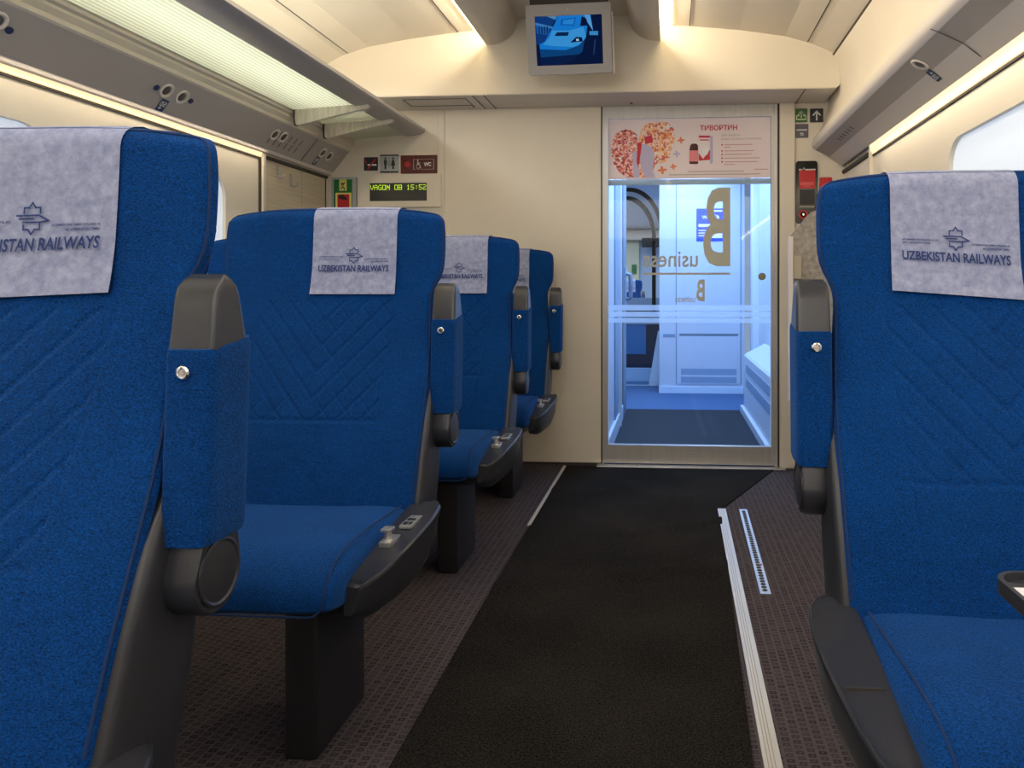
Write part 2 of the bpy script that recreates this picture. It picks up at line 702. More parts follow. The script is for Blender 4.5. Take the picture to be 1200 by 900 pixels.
LW = [(2.36, 3.135), (1.10, 2.20), (-0.1, 0.92), (-1.4, -.3)]
RW = [(1.35, 2.62), (0.0, 1.15), (-1.4, -.2)]
side_wall('left', XL, LW)
side_wall('right', XR, RW)
n = 0
for X, sg, wins, sd in ((XL, -1, LW, 'left'), (XR, 1, RW, 'right')):
    for a, b in wins:
        n += 1
        fn = lambda u, v, t: Vector((X + sg * t, u, v))
        # recessed reveal ring and behind it the blind with daylight put in as emission
        fr = plate('window_%d' % n, rrect(a - .012, b + .012, .768, 1.49, .11, 8), [rrect(a + .006, b - .006, .786, 1.472, .095, 8)[::-1]],
                   lambda u, v, t: Vector((X - sg * .002 + sg * t, u, v)), .022, M_WALL)
        fr['kind'] = 'structure'
        bm = BM(); flat(bm, [(X + sg * .014, y, z) for y, z in rrect(a - .005, b + .005, .78, 1.48, .09, 8)])
        obj('window_blind', bm, M_BLIND, fr)
bm = BM(); box(bm, XL - .04, XR + .04, Y0 - .04, Y0, 0, 2.5)
struct('wall_front', bm, M_WALL)

# thin dark joint + narrow ledge on top of the window walls
for sd, X, sg, ye in (('left', XL, -1, 3.41), ('right', XR, 1, 3.55)):
    bm = BM(); box(bm, X - sg * .006 if sg > 0 else X, X if sg > 0 else X + .006, Y0, ye, 1.592, 1.600)
    struct('trim_joint_%s' % sd, bm, M_SEAM)

# warm light strips above the windows
for sd, X, sg, ye in (('left', XL, -1, 3.40), ('right', XR, 1, 3.54)):
    zt_ = 1.648 if sg > 0 else 1.625
    bm = BM(); prismY(bm, [(X, 1.602), (X - sg * .010, 1.602), (X - sg * (.028 if sg > 0 else .016), zt_), (X, zt_)], Y0 + .05, ye)
    o = obj('light_strip', bm, M_STRIP)
    tag(o, 'warm glowing light strip above the %s windows under the %s' % (sd, 'glass luggage rack' if sd == 'left' else 'closed grey panel'), 'light')

# beige slatted end panels beyond the last windows with vertical joint
M_SLAT = mat('beige_slatted_laminate', (0.56, 0.49, 0.37), 0.5, nscale=14, namt=0.10, stretch=(1, .25, 6))
bm = BM(); box(bm, XL, XL + .010, 3.43, 3.785, 0, 1.597); box(bm, XL, XL + .010, 3.789, WY - .045, 0, 1.597)
for z in [.1 + .105 * i for i in range(14)]:
    box(bm, XL + .008, XL + .0112, 3.43, WY - .045, z, z + .003)
struct('wall_left_end_panel', bm, M_SLAT)
bm = BM(); box(bm, XL, XL + .018, 3.405, 3.428, 0, 1.648, .003)
struct('trim_2', bm, M_WALL)
bm = BM(); box(bm, XL, XL + .008, 3.392, 3.405, 0, 1.597); box(bm, XL, XL + .012, WY - .045, WY - .037, 0, 1.6)
box(bm, XL, XL + .02, 3.43, WY - .03, 1.598, 1.612)
struct('trim_3', bm, M_SEAM)
bm = BM(); box(bm, XR - .010, XR, 3.58, WY, 0, 1.597)
struct('wall_right_end_panel', bm, M_WALL)
bm = BM(); box(bm, XR - .018, XR, 3.552, 3.576, 0, 1.648, .003)
struct('trim_4', bm, M_WALL)
bm = BM(); box(bm, XR - .008, XR, 3.576, 3.585, 0, 1.597); box(bm, XR - .02, XR, 3.585, WY, 1.598, 1.616)
struct('trim_5', bm, M_SEAM)

# left overhead service panel (below the glass rack)
def LP(y0, y1, prof, name, m):
    bm = BM(); sheetY(bm, prof, y0, y1, .012)
    return struct(name, bm, m, smooth=False)


SPL = [(-1.945, 1.627), (-1.932, 1.620), (-1.922, 1.624), (-1.914, 1.637)]
bm = BM(); sheetY(bm, SPL, Y0, WY, .01); struct('trim_6', bm, M_GREYL)
bm = BM(); sheetY(bm, [(-1.914, 1.637), (-1.822, 1.752)], Y0, WY, .01); struct('trim_service_panel_left', bm, M_GREYP)
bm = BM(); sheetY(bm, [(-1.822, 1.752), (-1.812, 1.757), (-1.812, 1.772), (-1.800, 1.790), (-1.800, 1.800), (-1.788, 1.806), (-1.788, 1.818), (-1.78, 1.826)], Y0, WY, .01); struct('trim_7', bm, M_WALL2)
# cover joints on the service panel
for y in (3.72, 1.1, -.6):
    bm = BM()
    for (xa, za), (xb, zb) in (((-1.914, 1.637), (-1.822, 1.752)),):
        flat(bm, [(xa + .002, y, za - .002), (xa + .002, y + .005, za - .002), (xb + .002, y + .005, zb - .002), (xb + .002, y, zb - .002)])
    struct('trim_joint', bm, M_SEAM)
vt = empty('vent_slots', (-1.88, 3.5, 1.70), 'rows of fine vent slots in the left service panel near the back wall', 'vent')
for i in range(6):
    for j in range(2):
        y = 3.36 + .05 * i
        a = .2 + .3 * j
        xa, za, xb, zb = -1.914 + .092 * a, 1.637 + .115 * a, -1.914 + .092 * (a + .24), 1.637 + .115 * (a + .24)
        bm = BM()
        flat(bm, [(xa + .002, y, za - .002), (xa + .002, y + .006, za - .002), (xb + .002, y + .006, zb - .002), (xb + .002, y, zb - .002)])
        bmesh.ops.translate(bm, verts=bm.verts, vec=-vt.location)
        obj('slot', bm, M_SEAM, vt)

# right overhead panel: closed cover, grey soffit
PRT = [(0.945, 1.652), (0.925, 1.640), (0.912, 1.650), (0.862, 1.690)]
bm = BM(); sheetY(bm, PRT, Y0, WY, -.01); struct('trim_8', bm, M_GREYL)
bm = BM(); sheetY(bm, [(0.862, 1.690), (0.788, 1.727)], Y0, WY, -.01); struct('trim_service_panel_right', bm, M_GREYP)
bm = BM(); sheetY(bm, [(0.788, 1.727), (0.772, 1.738), (0.766, 1.752), (0.772, 1.780), (0.778, 1.792)], Y0, WY, -.01, ); struct('trim_9', bm, M_GREYL, smooth=True)
bm = BM(); sheetY(bm, [(0.778, 1.792), (0.81, 1.83), (0.842, 1.90), (0.856, 1.97), (0.852, 2.04), (0.838, 2.10), (0.818, 2.148)], Y0, WY, -.01); struct('wall_right_cover', bm, M_WALL, smooth=True)
bm = BM(); sheetY(bm, [(0.820, 2.143), (0.815, 2.152)], Y0, 3.80, -.004); struct('trim_10', bm, M_SEAM)
for y in (2.25,):
    bm = BM()
    for (xa, za), (xb, zb) in (((0.912, 1.650), (0.862, 1.690)), ((0.862, 1.690), (0.788, 1.727)), ((0.788, 1.727), (0.768, 1.735))):
        flat(bm, [(xa - .002, y, za - .002), (xa - .002, y + .005, za - .002), (xb - .002, y + .005, zb - .002), (xb - .002, y, zb - .002)])
    struct('trim_joint', bm, M_SEAM)
vt = empty('vent_slots', (.83, 3.6, 1.70), 'short row of vent slots in the right overhead panel near the back wall', 'vent')
for i in range(6):
    y = 3.45 + .05 * i
    a, b2 = .35, .6
    bm = BM()
    flat(bm, [(.862 - .074 * a, y, 1.688 + .037 * a), (.862 - .074 * a, y + .012, 1.688 + .037 * a), (.862 - .074 * b2, y + .012, 1.688 + .037 * b2), (.862 - .074 * b2, y, 1.688 + .037 * b2)])
    bmesh.ops.translate(bm, verts=bm.verts, vec=-vt.location)
    obj('slot', bm, M_SEAM, vt)

# ceiling
CP = [(1.325, 2.155), (1.22, 2.205), (1.08, 2.248), (.85, 2.285), (.60, 2.312), (.515, 2.322)]
bm = BM()
sheetY(bm, [(XC - a, z) for a, z in CP], Y0, 3.9, .02)
sheetY(bm, [(XC + a, z) for a, z in CP], Y0, 3.9, -.02)
sheetY(bm, [(XC - .445, 2.332), (XC - .40, 2.40), (XC - .30, 2.45), (XC + .30, 2.45), (XC + .40, 2.40), (XC + .445, 2.332)], Y0, 3.9, .02)
struct('ceiling', bm, M_CEIL)
arc = [(.29, 2.372), (.296, 2.335), (.312, 2.30), (.34, 2.27), (.38, 2.25), (.42, 2.243), (.452, 2.243)]
bm = BM()
prof = [(XC - a, z) for a, z in reversed(arc)] + [(XC + a, z) for a, z in arc]
sheetY(bm, prof, Y0, 3.80, .008)
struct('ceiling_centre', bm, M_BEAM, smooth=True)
# hairline joints of ceiling panels
bm = BM()
for sg in (-1, 1):
    for a, z in ((.60, 2.311), (1.19, 2.2155)):
        box(bm, XC + sg * a - .002, XC + sg * a + .002, Y0, 3.79, z - .003, z)
struct('trim_11', bm, M_SEAM)
for sg, sd in ((-1, 'left'), (1, 'right')):
    bm = BM(); prismY(bm, [(XC + sg * .450, 2.318), (XC + sg * .512, 2.312), (XC + sg * .512, 2.324), (XC + sg * .450, 2.334)], Y0 + .02, 3.79)
    o = obj('cove_light', bm, M_CEILLIGHT)
    tag(o, 'bright warm cove light along the %s edge of the centre ceiling' % sd, 'light')

# header box over the end wall
HYF = 3.80
fas = [(XC - 1.345, 2.0), (XC - 1.36, 1.985), (XC + 1.335, 1.985), (XC + 1.352, 2.0)]
up = [(XC + a, z + .004) for a, z in CP] + [(XC + .445, 2.34), (XC + .40, 2.41), (XC - .40, 2.41), (XC - .445, 2.34)] + [(XC - a, z + .004) for a, z in reversed(CP)]
up = [p for p in up]
bm = BM(); prismY(bm, fas + [(XC + 1.352, 2.05)] + up + [(XC - 1.36, 2.05)], HYF, WY + .02)
struct('wall_header', bm, M_WALL)
bm = BM(); box(bm, XC - 1.35, XC + 1.335, HYF + .004, WY, 1.982, 1.9855)
struct('trim_12', bm, M_GREYL)
# soffit joints and flush hatch
bm = BM()
box(bm, -1.03, -1.026, HYF + .005, WY, 1.980, 1.983)
box(bm, -.97, -.966, HYF + .005, WY, 1.980, 1.983)
box(bm, .68, .684, HYF + .005, WY, 1.980, 1.983)
for a, b_, c, d in ((-1.42, -1.08, 3.86, 3.863), (-1.42, -1.08, 4.0, 4.003)):
    box(bm, a, b_, c, d, 1.980, 1.983)
for x in (-1.42, -1.08):
    box(bm, x, x + .003, 3.86, 4.003, 1.980, 1.983)
struct('trim_13', bm, M_SEAM)
for px, py in ((555, 124), (740, 122)):
    x = atY(px, py, 4.02)[0]
    bm = BM(); cyl(bm, (x, 4.02, 1.984), (0, 0, 1), .006, .012, 12)
    struct('trim_screw', bm, M_BLACK)

# end wall
fnW = onY(WY)
doorL, doorR, doorT = -.372, .583, 1.985
outer = [(XL, 0), (doorL, 0), (doorL, doorT), (doorR, doorT), (doorR, 0), (XR, 0), (XR, 1.64), (XR - .03, 1.80), (XR - .08, 1.95), (XR - .10, 2.0), (XL + .10, 2.0), (XL + .08, 1.95), (XL + .03, 1.80), (XL, 1.64)]
w = plate('wall_back', outer, [], lambda u, v, t: Vector((u, WY + t, v)), .05, M_WALL)
w['kind'] = 'structure'
# projecting beige panel (pocket of the sliding door) left of the door, with its rounded post
bm = BM(); box(bm, -1.262, -.380, WY - .012, WY, .012, 1.982, .003)
struct('wall_back_pocket_panel', bm, M_WALL)
bm = BM(); box(bm, -1.300, -1.264, WY - .008, WY, 0, 1.982, .003)
struct('trim_14', bm, M_WALL)
bm = BM(); box(bm, -1.264, -1.262, WY - .002, WY - .0005, 0, 1.982); box(bm, -.380, -.372, WY - .008, WY, 0, 1.985); box(bm, -1.3, -.38, WY - .006, WY, 0, .012)
box(bm, .583, .594, WY - .006, WY, 0, 1.985); box(bm, .676, .680, WY - .003, WY, 0, 1.985)
struct('trim_15', bm, M_SEAM)
bm = BM(); box(bm, .594, .676, WY - .022, WY, 0, 1.984, .006)
struct('trim_16', bm, M_WALL)
bm = BM(); box(bm, -1.95, -1.3, WY - .010, WY, 0, .08, .002)
struct('baseboard_back', bm, M_GREYL)

# ------------------------------------------------------------------ glass door
door = plate('door_1', [(-.370, .012), (.582, .012), (.582, 1.984), (-.370, 1.984)], [[(-.340, .112), (-.340, 1.915), (.550, 1.915), (.550, .112)]],
             lambda u, v, t: Vector((u, WY - .006 + t, v)), .04, M_DOORALU)
door['kind'] = 'structure'
bm = BM(); flat(bm, [(-.342, WY + .014, .11), (.552, WY + .014, .11), (.552, WY + .014, 1.917), (-.342, WY + .014, 1.917)])
obj('door_glass', bm, M_GLASS, door)
fg = onY(WY + .011)
u0, u1 = -.340, .550
bm = BM()
for ya, yb in ((357.5, 364), (365.5, 371.5), (373, 378.5)):
    z1, z0 = atY(800, ya, WY)[1], atY(800, yb, WY)[1]
    flat(bm, [fg(u0, z0), fg(u1, z0), fg(u1, z1), fg(u0, z1)])
obj('frosted_bands', bm, M_FROST, door)
bm = BM()
z1, z0 = atY(800, 209.5, WY)[1], atY(800, 216, WY)[1]
box(bm, u0, u1, WY + .016, WY + .02, z0, z1)
obj('glass_rail', bm, mat('pale_blue_rail', (.38, .47, .58), .4), door)
bm = BM()
box(bm, -.372, -.366, WY - .009, WY - .002, .0, 1.984); box(bm, .566, .584, WY - .012, WY - .002, 0, 1.984, .003)
obj('edge_seal', bm, M_DOORALU, door)
M_GOLD = mat('khaki_film_letters', (0.44, 0.44, 0.37), 0.6)
write('business_lettering', 'B', PR(824, 219.5, 856, 312, WY), fg, M_GOLD, door, bold=.02, mirror=True)
write('business_lettering', 'usiness', PR(754, 294.5, 818, 313, WY), fg, M_GOLD, door, bold=.012, mirror=True)
write('business_lettering', 'B', PR(816, 327.5, 826, 353, WY), fg, M_GOLD, door, bold=.03, mirror=True)
write('business_lettering', 'usiness', PR(791, 347, 815, 354, WY), fg, M_GOLD, door, bold=.012, mirror=True)
a = PR(754, 319.5, 856, 322, WY)
bm = BM(); polys(bm, [[(a[0], a[2]), (a[1], a[2]), (a[1], a[3]), (a[0], a[3])]], fg)
obj('underline', bm, M_GOLD, door)
x, z = atY(893, 324, WY)
bm = BM(); cyl(bm, (x, WY + .004, z), (0, 1, 0), .020, .018, 24); cyl(bm, (x, WY - .009, z), (0, 1, 0), .012, .012, 20)
obj('lock_knob', bm, mat('brass_lock', (.30, .27, .18), .35, .6), door, True)
bm = BM(); box(bm, -.30, .50, WY - .0075, WY - .006, .106, .109)
xs, zs = atY(808, 532, WY)
box(bm, xs - .03, xs + .03, WY - .0075, WY - .006, zs - .0015, zs + .0015)
obj('scuff_line', bm, M_GREYP, door)
bm = BM(); box(bm, -.40, .62, WY - .07, WY - .01, 0, .007, .002)
struct('trim_threshold', bm, M_ALU)

# advertising poster on the glass
po = empty('poster', (0.105, WY, 1.75), 'pink and white pharmacy poster across the top of the glass door', 'poster')
PM = Matrix.Translation(-po.location)


def pfn(Y):
    return lambda u, v, w=0: Vector((u, Y - w, v)) - po.location


a = (-.3395, .5495, atY(800, 209, WY)[1], 1.9145)
bm = BM(); polys(bm, [[(a[0], a[2]), (a[1], a[2]), (a[1], a[3]), (a[0], a[3])]], pfn(WY + .0105))
obj('poster_sheet', bm, mat('poster_paper', lin(232, 218, 224), .6), po)


def pp(x, y):
    return atY(x, y, WY)


def ppoly(pts):
    return [pp(*q) for q in pts]


M_PK1 = mosaic_mat('pink_mosaic', [(225, 130, 135), (240, 200, 200), (190, 60, 80), (215, 120, 90), (235, 225, 215), (230, 150, 130), (150, 50, 70), (240, 190, 195)], 105)
M_PK2 = mosaic_mat('orange_mosaic', [(235, 150, 100), (240, 205, 195), (215, 100, 80), (240, 190, 130), (235, 225, 220), (200, 110, 90), (230, 170, 150), (240, 215, 200)], 95)
M_LAV = mat('lavender_print', lin(190, 180, 215), .6)
M_RED = mat('crimson_print', lin(200, 40, 60), .6)
M_DKRED = mat('dark_red_print', lin(70, 20, 25), .6)
M_ORG = mat('salmon_print', lin(225, 130, 95), .6)
lobeL = [(717, 165), (722, 156), (731, 151), (740, 152), (746, 157), (748, 168), (744, 180), (741, 192), (742, 208), (736, 208), (727, 203), (719, 192), (716, 178)]
lobeR = [(749, 160), (752, 150), (759, 144), (770, 142), (783, 143), (790, 151), (791, 163), (787, 174), (785, 184), (779, 190), (768, 192), (762, 208), (750, 208), (747, 190), (748, 172)]
bm = BM(); polys(bm, [ppoly(lobeL)], pfn(WY + .0095)); obj('heart_print', bm, M_PK1, po)
bm = BM(); polys(bm, [ppoly(lobeR)], pfn(WY + .0095)); obj('heart_print', bm, M_PK2, po)
bm = BM(); polys(bm, [ppoly([(748, 172), (755, 168), (764, 172), (767, 182), (765, 200), (768, 208), (756, 208), (751, 196)]), ppoly([(741, 178), (748, 176), (749, 208), (742, 208)])], pfn(WY + .0088)); obj('figure_print', bm, M_LAV, po)
bm = BM(); polys(bm, [ppoly([(747, 166), (752, 168), (751, 178), (748, 196), (746, 190)]), ppoly([(755, 160), (764, 158), (765, 167), (756, 168)])], pfn(WY + .0085)); obj('figure_print', bm, M_RED, po)


def piece(cx, cy, r):
    out = []
    for i in range(24):
        t = 2 * PI * i / 24
        rr = r * (1 + .45 * math.cos(4 * t + .5))
        out.append(pp(cx + rr * math.cos(t), cy + rr * math.sin(t) * .9))
    return out


for (cx, cy, r, m_) in ((798, 164, 3.2, M_ORG), (793, 180, 3.2, M_LAV), (789, 195, 2.9, M_ORG), (776, 199, 4.0, M_ORG), (783, 148, 3, M_WHITE)):
    bm = BM(); polys(bm, [piece(cx, cy, r)], pfn(WY + .009)); obj('puzzle_piece_print', bm, m_, po)
M_PINK = mat('pink_print', lin(225, 130, 140), .6)
M_PALE = mat('pale_print', lin(232, 222, 228), .6)
bm = BM(); polys(bm, [ppoly([(819, 158), (832, 158), (832, 192), (819, 192)])], pfn(WY + .009)); obj('box_print', bm, M_PALE, po)
bm = BM(); polys(bm, [ppoly([(832, 158), (835.5, 159.5), (835.5, 190.5), (832, 192)])], pfn(WY + .009)); obj('box_print', bm, M_LAV, po)
for q_ in ([(819, 158.5), (832, 158.5), (832, 161), (819, 161)], [(820, 163), (831, 163), (831, 164.3), (820, 164.3)], [(819, 179), (824, 186), (832, 175), (832, 187), (819, 188)]):
    bm = BM(); polys(bm, [ppoly(q_)], pfn(WY + .0085)); obj('box_print', bm, M_RED, po)
bm = BM(); polys(bm, [[pp(*q) for q in ellipse(827, 176.5, 3.2, 5)]], pfn(WY + .0080)); obj('box_print', bm, M_WHITE, po)
bm = BM(); polys(bm, [ppoly([(808, 175), (809, 170), (811, 168), (816, 168), (818, 170), (818.3, 191), (817, 192), (809, 192), (807.8, 191)])], pfn(WY + .0075)); obj('bottle_print', bm, M_DKRED, po)
bm = BM(); polys(bm, [ppoly([(808, 176), (818.3, 176), (818.3, 189), (808, 189)])], pfn(WY + .0070)); obj('bottle_print', bm, M_PINK, po)
write('poster_title', 'ТИВОРТИН', PR(820.5, 146, 864, 152.3, WY), pfn(WY + .009), mat('title_red', lin(190, 25, 30), .6), po, bold=.02)
write('poster_line', 'ДЛЯ ЗАЩИТЫ', PR(845.5, 156.8, 867.5, 159.6, WY), pfn(WY + .009), M_GREYP, po, bold=.01)
write('poster_line', 'ВАШИХ СОСУДОВ И КАПИЛЛЯРОВ', PR(845.5, 161.2, 892, 163.8, WY), pfn(WY + .009), M_GREYP, po, bold=.01)
bm = BM()
for y, x1 in ((169, 882), (172, 856), (176.3, 884), (180.4, 881), (184.8, 890), (189.2, 888), (192.4, 861)):
    a = PR(849, y - .45, x1, y + .45, WY)
    polys(bm, [[(a[0], a[2]), (a[1], a[2]), (a[1], a[3]), (a[0], a[3])]], pfn(WY + .009))
a = PR(884, 197.5, 900, 198.5, WY); polys(bm, [[(a[0], a[2]), (a[1], a[2]), (a[1], a[3]), (a[0], a[3])]], pfn(WY + .009))
obj('poster_small_print', bm, mat('small_print', lin(200, 150, 150), .6), po)
for y in (169.3, 176.5, 180.8, 185, 189.4):
    bm = BM()
    polys(bm, [[pp(*q) for q in ellipse(846.3, y, .9, 1.1, 10)]], pfn(WY + .009))
    obj('poster_bullet', bm, M_RED, po)
bm = BM()
for y, x0, x1 in ((204, 784, 891), (200.5, 806, 872)):
    a = PR(x0, y - .7, x1, y + .7, WY)
    polys(bm, [[(a[0], a[2]), (a[1], a[2]), (a[1], a[3]), (a[0], a[3])]], pfn(WY + .009))
obj('poster_small_print', bm, mat('grey_small_print', lin(190, 178, 178), .6), po)


# ------------------------------------------------------------------ seats
YF = [(.30, -.235), (.40, -.218), (.46, -.200), (.57, -.163), (.73, -.098), (.86, -.048), (.96, -.018), (1.06, -.006), (1.19, 0.002)]
HW = [(.30, .292), (.45, .295), (.60, .297), (.75, .296), (.87, .288), (.94, .281), (.968, .285), (.995, .298), (1.025, .307), (1.09, .309), (1.14, .307), (1.19, .301)]
TK = [(.30, .07), (.45, .085), (.90, .10), (1.02, .115), (1.19, .10)]
ZT, RT = 1.190, .034
yf = lambda z: sinterp(YF, z)
hwf = lambda z: sinterp(HW, z)
tkf = lambda z: sinterp(TK, z)


def drop(x, z, hw):
    k = min(max((z - 1.07) / .11, 0), 1)
    return .016 * k * k * min(abs(x) / hw, 1) ** 4


def bulge(x, hw):
    return .009 * (1 - min(1, (x / hw) ** 2))


RFC = .016


def se_ring(hw, y0, t, z, dz=True, tp=.060, front=True):
    """rounded cushion section: crisp front corners, flanks slanting in to the back"""
    out = []
    rf, rb = min(RFC, t * .3), min(.022, t * .3)
    tp = min(tp, t * .6)
    for i in range(17):
        x = -(hw - rf) + 2 * (hw - rf) * i / 16
        out.append((x, y0 - (bulge(x, hw - rf) if front else 0)))
    for i in range(1, 6):
        a = math.radians(-90 + 90 * i / 5)
        out.append((hw - rf + rf * math.cos(a), y0 + rf + rf * math.sin(a)))
    for i in range(6):
        a = math.radians(90 * i / 5)
        out.append((hw - tp - rb + rb * math.cos(a), y0 + t - rb + rb * math.sin(a)))
    for i in range(6):
        a = math.radians(90 + 90 * i / 5)
        out.append((-(hw - tp - rb) + rb * math.cos(a), y0 + t - rb + rb * math.sin(a)))
    for i in range(5):
        a = math.radians(180 + 90 * i / 5)
        out.append((-(hw - rf) + rf * math.cos(a), y0 + rf + rf * math.sin(a)))
    return [(x, y, z - (drop(x, z, hw) if dz else 0)) for x, y in out]


def inset_at(z):
    e = z - (ZT - RT)
    return 0 if e <= 0 else RT - math.sqrt(max(RT * RT - e * e, 0))


def backrest_bm():
    zs = [.335 + (ZT - RT - .335) * i / 46 for i in range(47)] + [ZT - RT + RT * math.sin(PI / 2 * k / 7) for k in range(1, 8)]
    rings = []
    for z in zs:
        i_ = inset_at(z)
        hw, t = hwf(z) - i_ * .9, tkf(z) - 2 * i_ * .95
        rings.append(se_ring(hw, yf(z) + i_ * .95, t, z))
    bm = BM()
    loft(bm, rings)
    return bm


def piping_bm():
    bm = BM()
    zs = [.45 + (ZT - .014 - .45) * i / 44 for i in range(45)]
    def pt(sg, z):
        i_ = inset_at(z)
        hw, t = hwf(z) - i_ * .9, tkf(z) - 2 * i_ * .95
        rf = min(RFC, t * .3)
        cx, cy = hw - rf * .30, rf * .30
        return (sg * cx, yf(z) + i_ * .95 + cy - .0005, z - drop(cx, z, hw))
    a, b = [pt(-1, z) for z in zs], [pt(1, z) for z in zs]
    z = ZT - .007
    i_ = inset_at(z)
    hw = hwf(z) - i_ * .9
    mid = []
    for i in range(21):
        x = -hw * .97 + 2 * hw * .97 * i / 20
        mid.append((x, yf(z) + i_ * .95 - bulge(x, hw), z - drop(x, z, hw)))
    tube(bm, a + mid + b[::-1], .0024, 6)
    return bm


def cushion_bm():
    # rings along y; superellipse in xz
    ys = [-.16, -.20, -.25, -.32, -.40, -.46, -.50, -.53, -.555, -.575, -.595, -.610, -.620, -.628]
    top = [(-.628, .378), (-.622, .394), (-.612, .408), (-.595, .421), (-.57, .433), (-.54, .441), (-.50, .446), (-.40, .447), (-.25, .440), (-.16, .436)]
    bot = [(-.628, .358), (-.605, .340), (-.56, .328), (-.16, .325)]
    rings = []
    for y in ys:
        zt, zb = interp(top, y), interp(bot, y)
        hw = .290 if y > -.56 else .290 - .010 * ((-.56 - y) / .065) ** 2
        n = 5.0
        out = []
        for i in range(56):
            a = 2 * PI * (i + .5) / 56
            ca, sa = math.cos(a), math.sin(a)
            x = hw * math.copysign(abs(ca) ** (2 / n), ca)
            z = (zt + zb) / 2 + (zt - zb) / 2 * math.copysign(abs(sa) ** (2 / n), sa)
            z += .010 * (abs(x) / hw) ** 2 * (1 if sa > 0 else 0) - (.004 if sa > 0 else 0)
            out.append((x, y, z))
        rings.append(out)
    bm = BM()
    loft(bm, rings)
    return bm


def cushion_piping_bm():
    bm = BM()
    top = [(-.628, .378), (-.622, .394), (-.612, .408), (-.595, .421), (-.57, .433), (-.54, .441), (-.50, .446), (-.40, .447), (-.25, .440), (-.16, .436)]
    side = [(.270, -.22 - .365 * i / 20, interp(top, -.22 - .365 * i / 20) + .0035) for i in range(21)]
    fr = [(.272, -.604, .416), (.272, -.618, .402), (.272, -.627, .384), (.270, -.630, .366), (.255, -.628, .352)] + [(.24 - .48 * i / 10, -.626, .348) for i in range(11)] + [(-.255, -.628, .352), (-.270, -.630, .366), (-.272, -.627, .384), (-.272, -.618, .402), (-.272, -.604, .416)]
    tube(bm, [(x, y, z - .0012) for x, y, z in side + fr + [(-x, y, z) for x, y, z in reversed(side)]], .0022, 6)
    return bm


def backshell_bm():
    zs = [.30 + (1.13 - .30) * i / 20 for i in range(21)]
    rings = []
    for z in zs:
        k = max(0, (z - 1.07) / .06)
        rings.append(se_ring(hwf(z) - .040 - .02 * k, yf(z) + tkf(z) * .55, tkf(z) * .45 + .016 - .012 * k, z, dz=False, tp=.03, front=False))
    bm = BM()
    loft(bm, rings)
    return bm


def sideshell_bm(sg):
    # tall tapering side cheek of the seat frame
    rings = []
    for i in range(20):
        z = .315 + .46 * i / 19
        k = max(0, (z - .62) / .155)
        y0 = yf(z) + .012 + .05 * k * k
        t = (.145 if z < .5 else .145 - .25 * (z - .5)) * (1 - .55 * k)
        x0, x1 = .276, .312 - .012 * k
        o = []
        for u, v in rrect(0, 1, 0, 1, .28, 4):
            o.append((sg * (x0 + (x1 - x0) * u), y0 + t * v, z))
        rings.append(o)
    bm = BM()
    loft(bm, rings)
    return bm


def console_bm(sg, hand=True):
    # boat shaped plastic flank beside the cushion
    st = [(-.135, .432, .340, .322), (-.165, .440, .325, .345), (-.20, .441, .312, .362), (-.24, .438, .304, .368), (-.29, .432, .296, .370), (-.36, .425, .290, .368),
          (-.43, .414, .290, .360), (-.49, .404, .296, .352), (-.53, .397, .304, .341), (-.555, .391, .314, .330), (-.566, .384, .326, .316)]
    rings = []
    for y, zt, zb, xo in st:
        xi = .284
        h = zt - zb
        k = min(1, (xo - xi) / .08)
        pts = [(xi, zb + .02 * h), (xi, zt - .004), (xi + .004, zt - .001), (xo - .012 * k, zt - .003), (xo - .004 * k, zt), (xo, zt - .004), (xo, zt - .011),
               (xo - .008 * k, zt - h * .30), (xo - .012 * k, zb + h * .42), (xo - .026 * k, zb + h * .14), (xo - .050 * k, zb)]
        rings.append([(sg * a, y, b) for a, b in pts])
    bm = BM()
    loft(bm, rings)
    return bm


def pan_bm():
    bm = BM()
    poly = [(-.58, .332), (-.50, .300), (-.20, .285), (-.10, .30), (-.10, .345), (-.60, .345)]
    prismX(bm, poly, -.245, .245)
    return bm


def arm_rings(zlist, w, fy, by, cx, n=6.0, N=40):
    rings = []
    for z in zlist:
        y0, y1, hw = fy(z), by(z), w(z)
        out = []
        for i in range(N):
            a = 2 * PI * (i + .5) / N
            ca, sa = math.cos(a), math.sin(a)
            out.append((cx + hw * math.copysign(abs(ca) ** (2 / n), ca), (y0 + y1) / 2 + (y1 - y0) / 2 * math.copysign(abs(sa) ** (2 / n), sa), z))
        rings.append(out)
    return rings


ACX = .329
afy = lambda z: -.082 - (.885 - z) * .05
aby = lambda z: .008 - (.885 - z) * .06


def arm_pad_bm(sg):
    zs = [.645, .648, .655, .67] + [.67 + (.872 - .67) * i / 10 for i in range(1, 11)] + [.880, .886]
    def w(z):
        if z < .655:
            return .030 + .003 * min((z - .645) / .01, 1)
        return .033 - (.002 if z > .88 else 0)
    rings = arm_rings(zs, w, lambda z: afy(z) - .002, lambda z: aby(z) + .004, sg * ACX)
    # the top edge climbs towards the back like the sewn cover in the photo
    rings[-1] = [(x, y, z + (.016 * max(0, (y - afy(.885)) / .11))) for x, y, z in rings[-1]]
    rings[-2] = [(x, y, z + (.014 * max(0, (y - afy(.885)) / .11))) for x, y, z in rings[-2]]
    bm = BM()
    loft(bm, rings)
    return bm


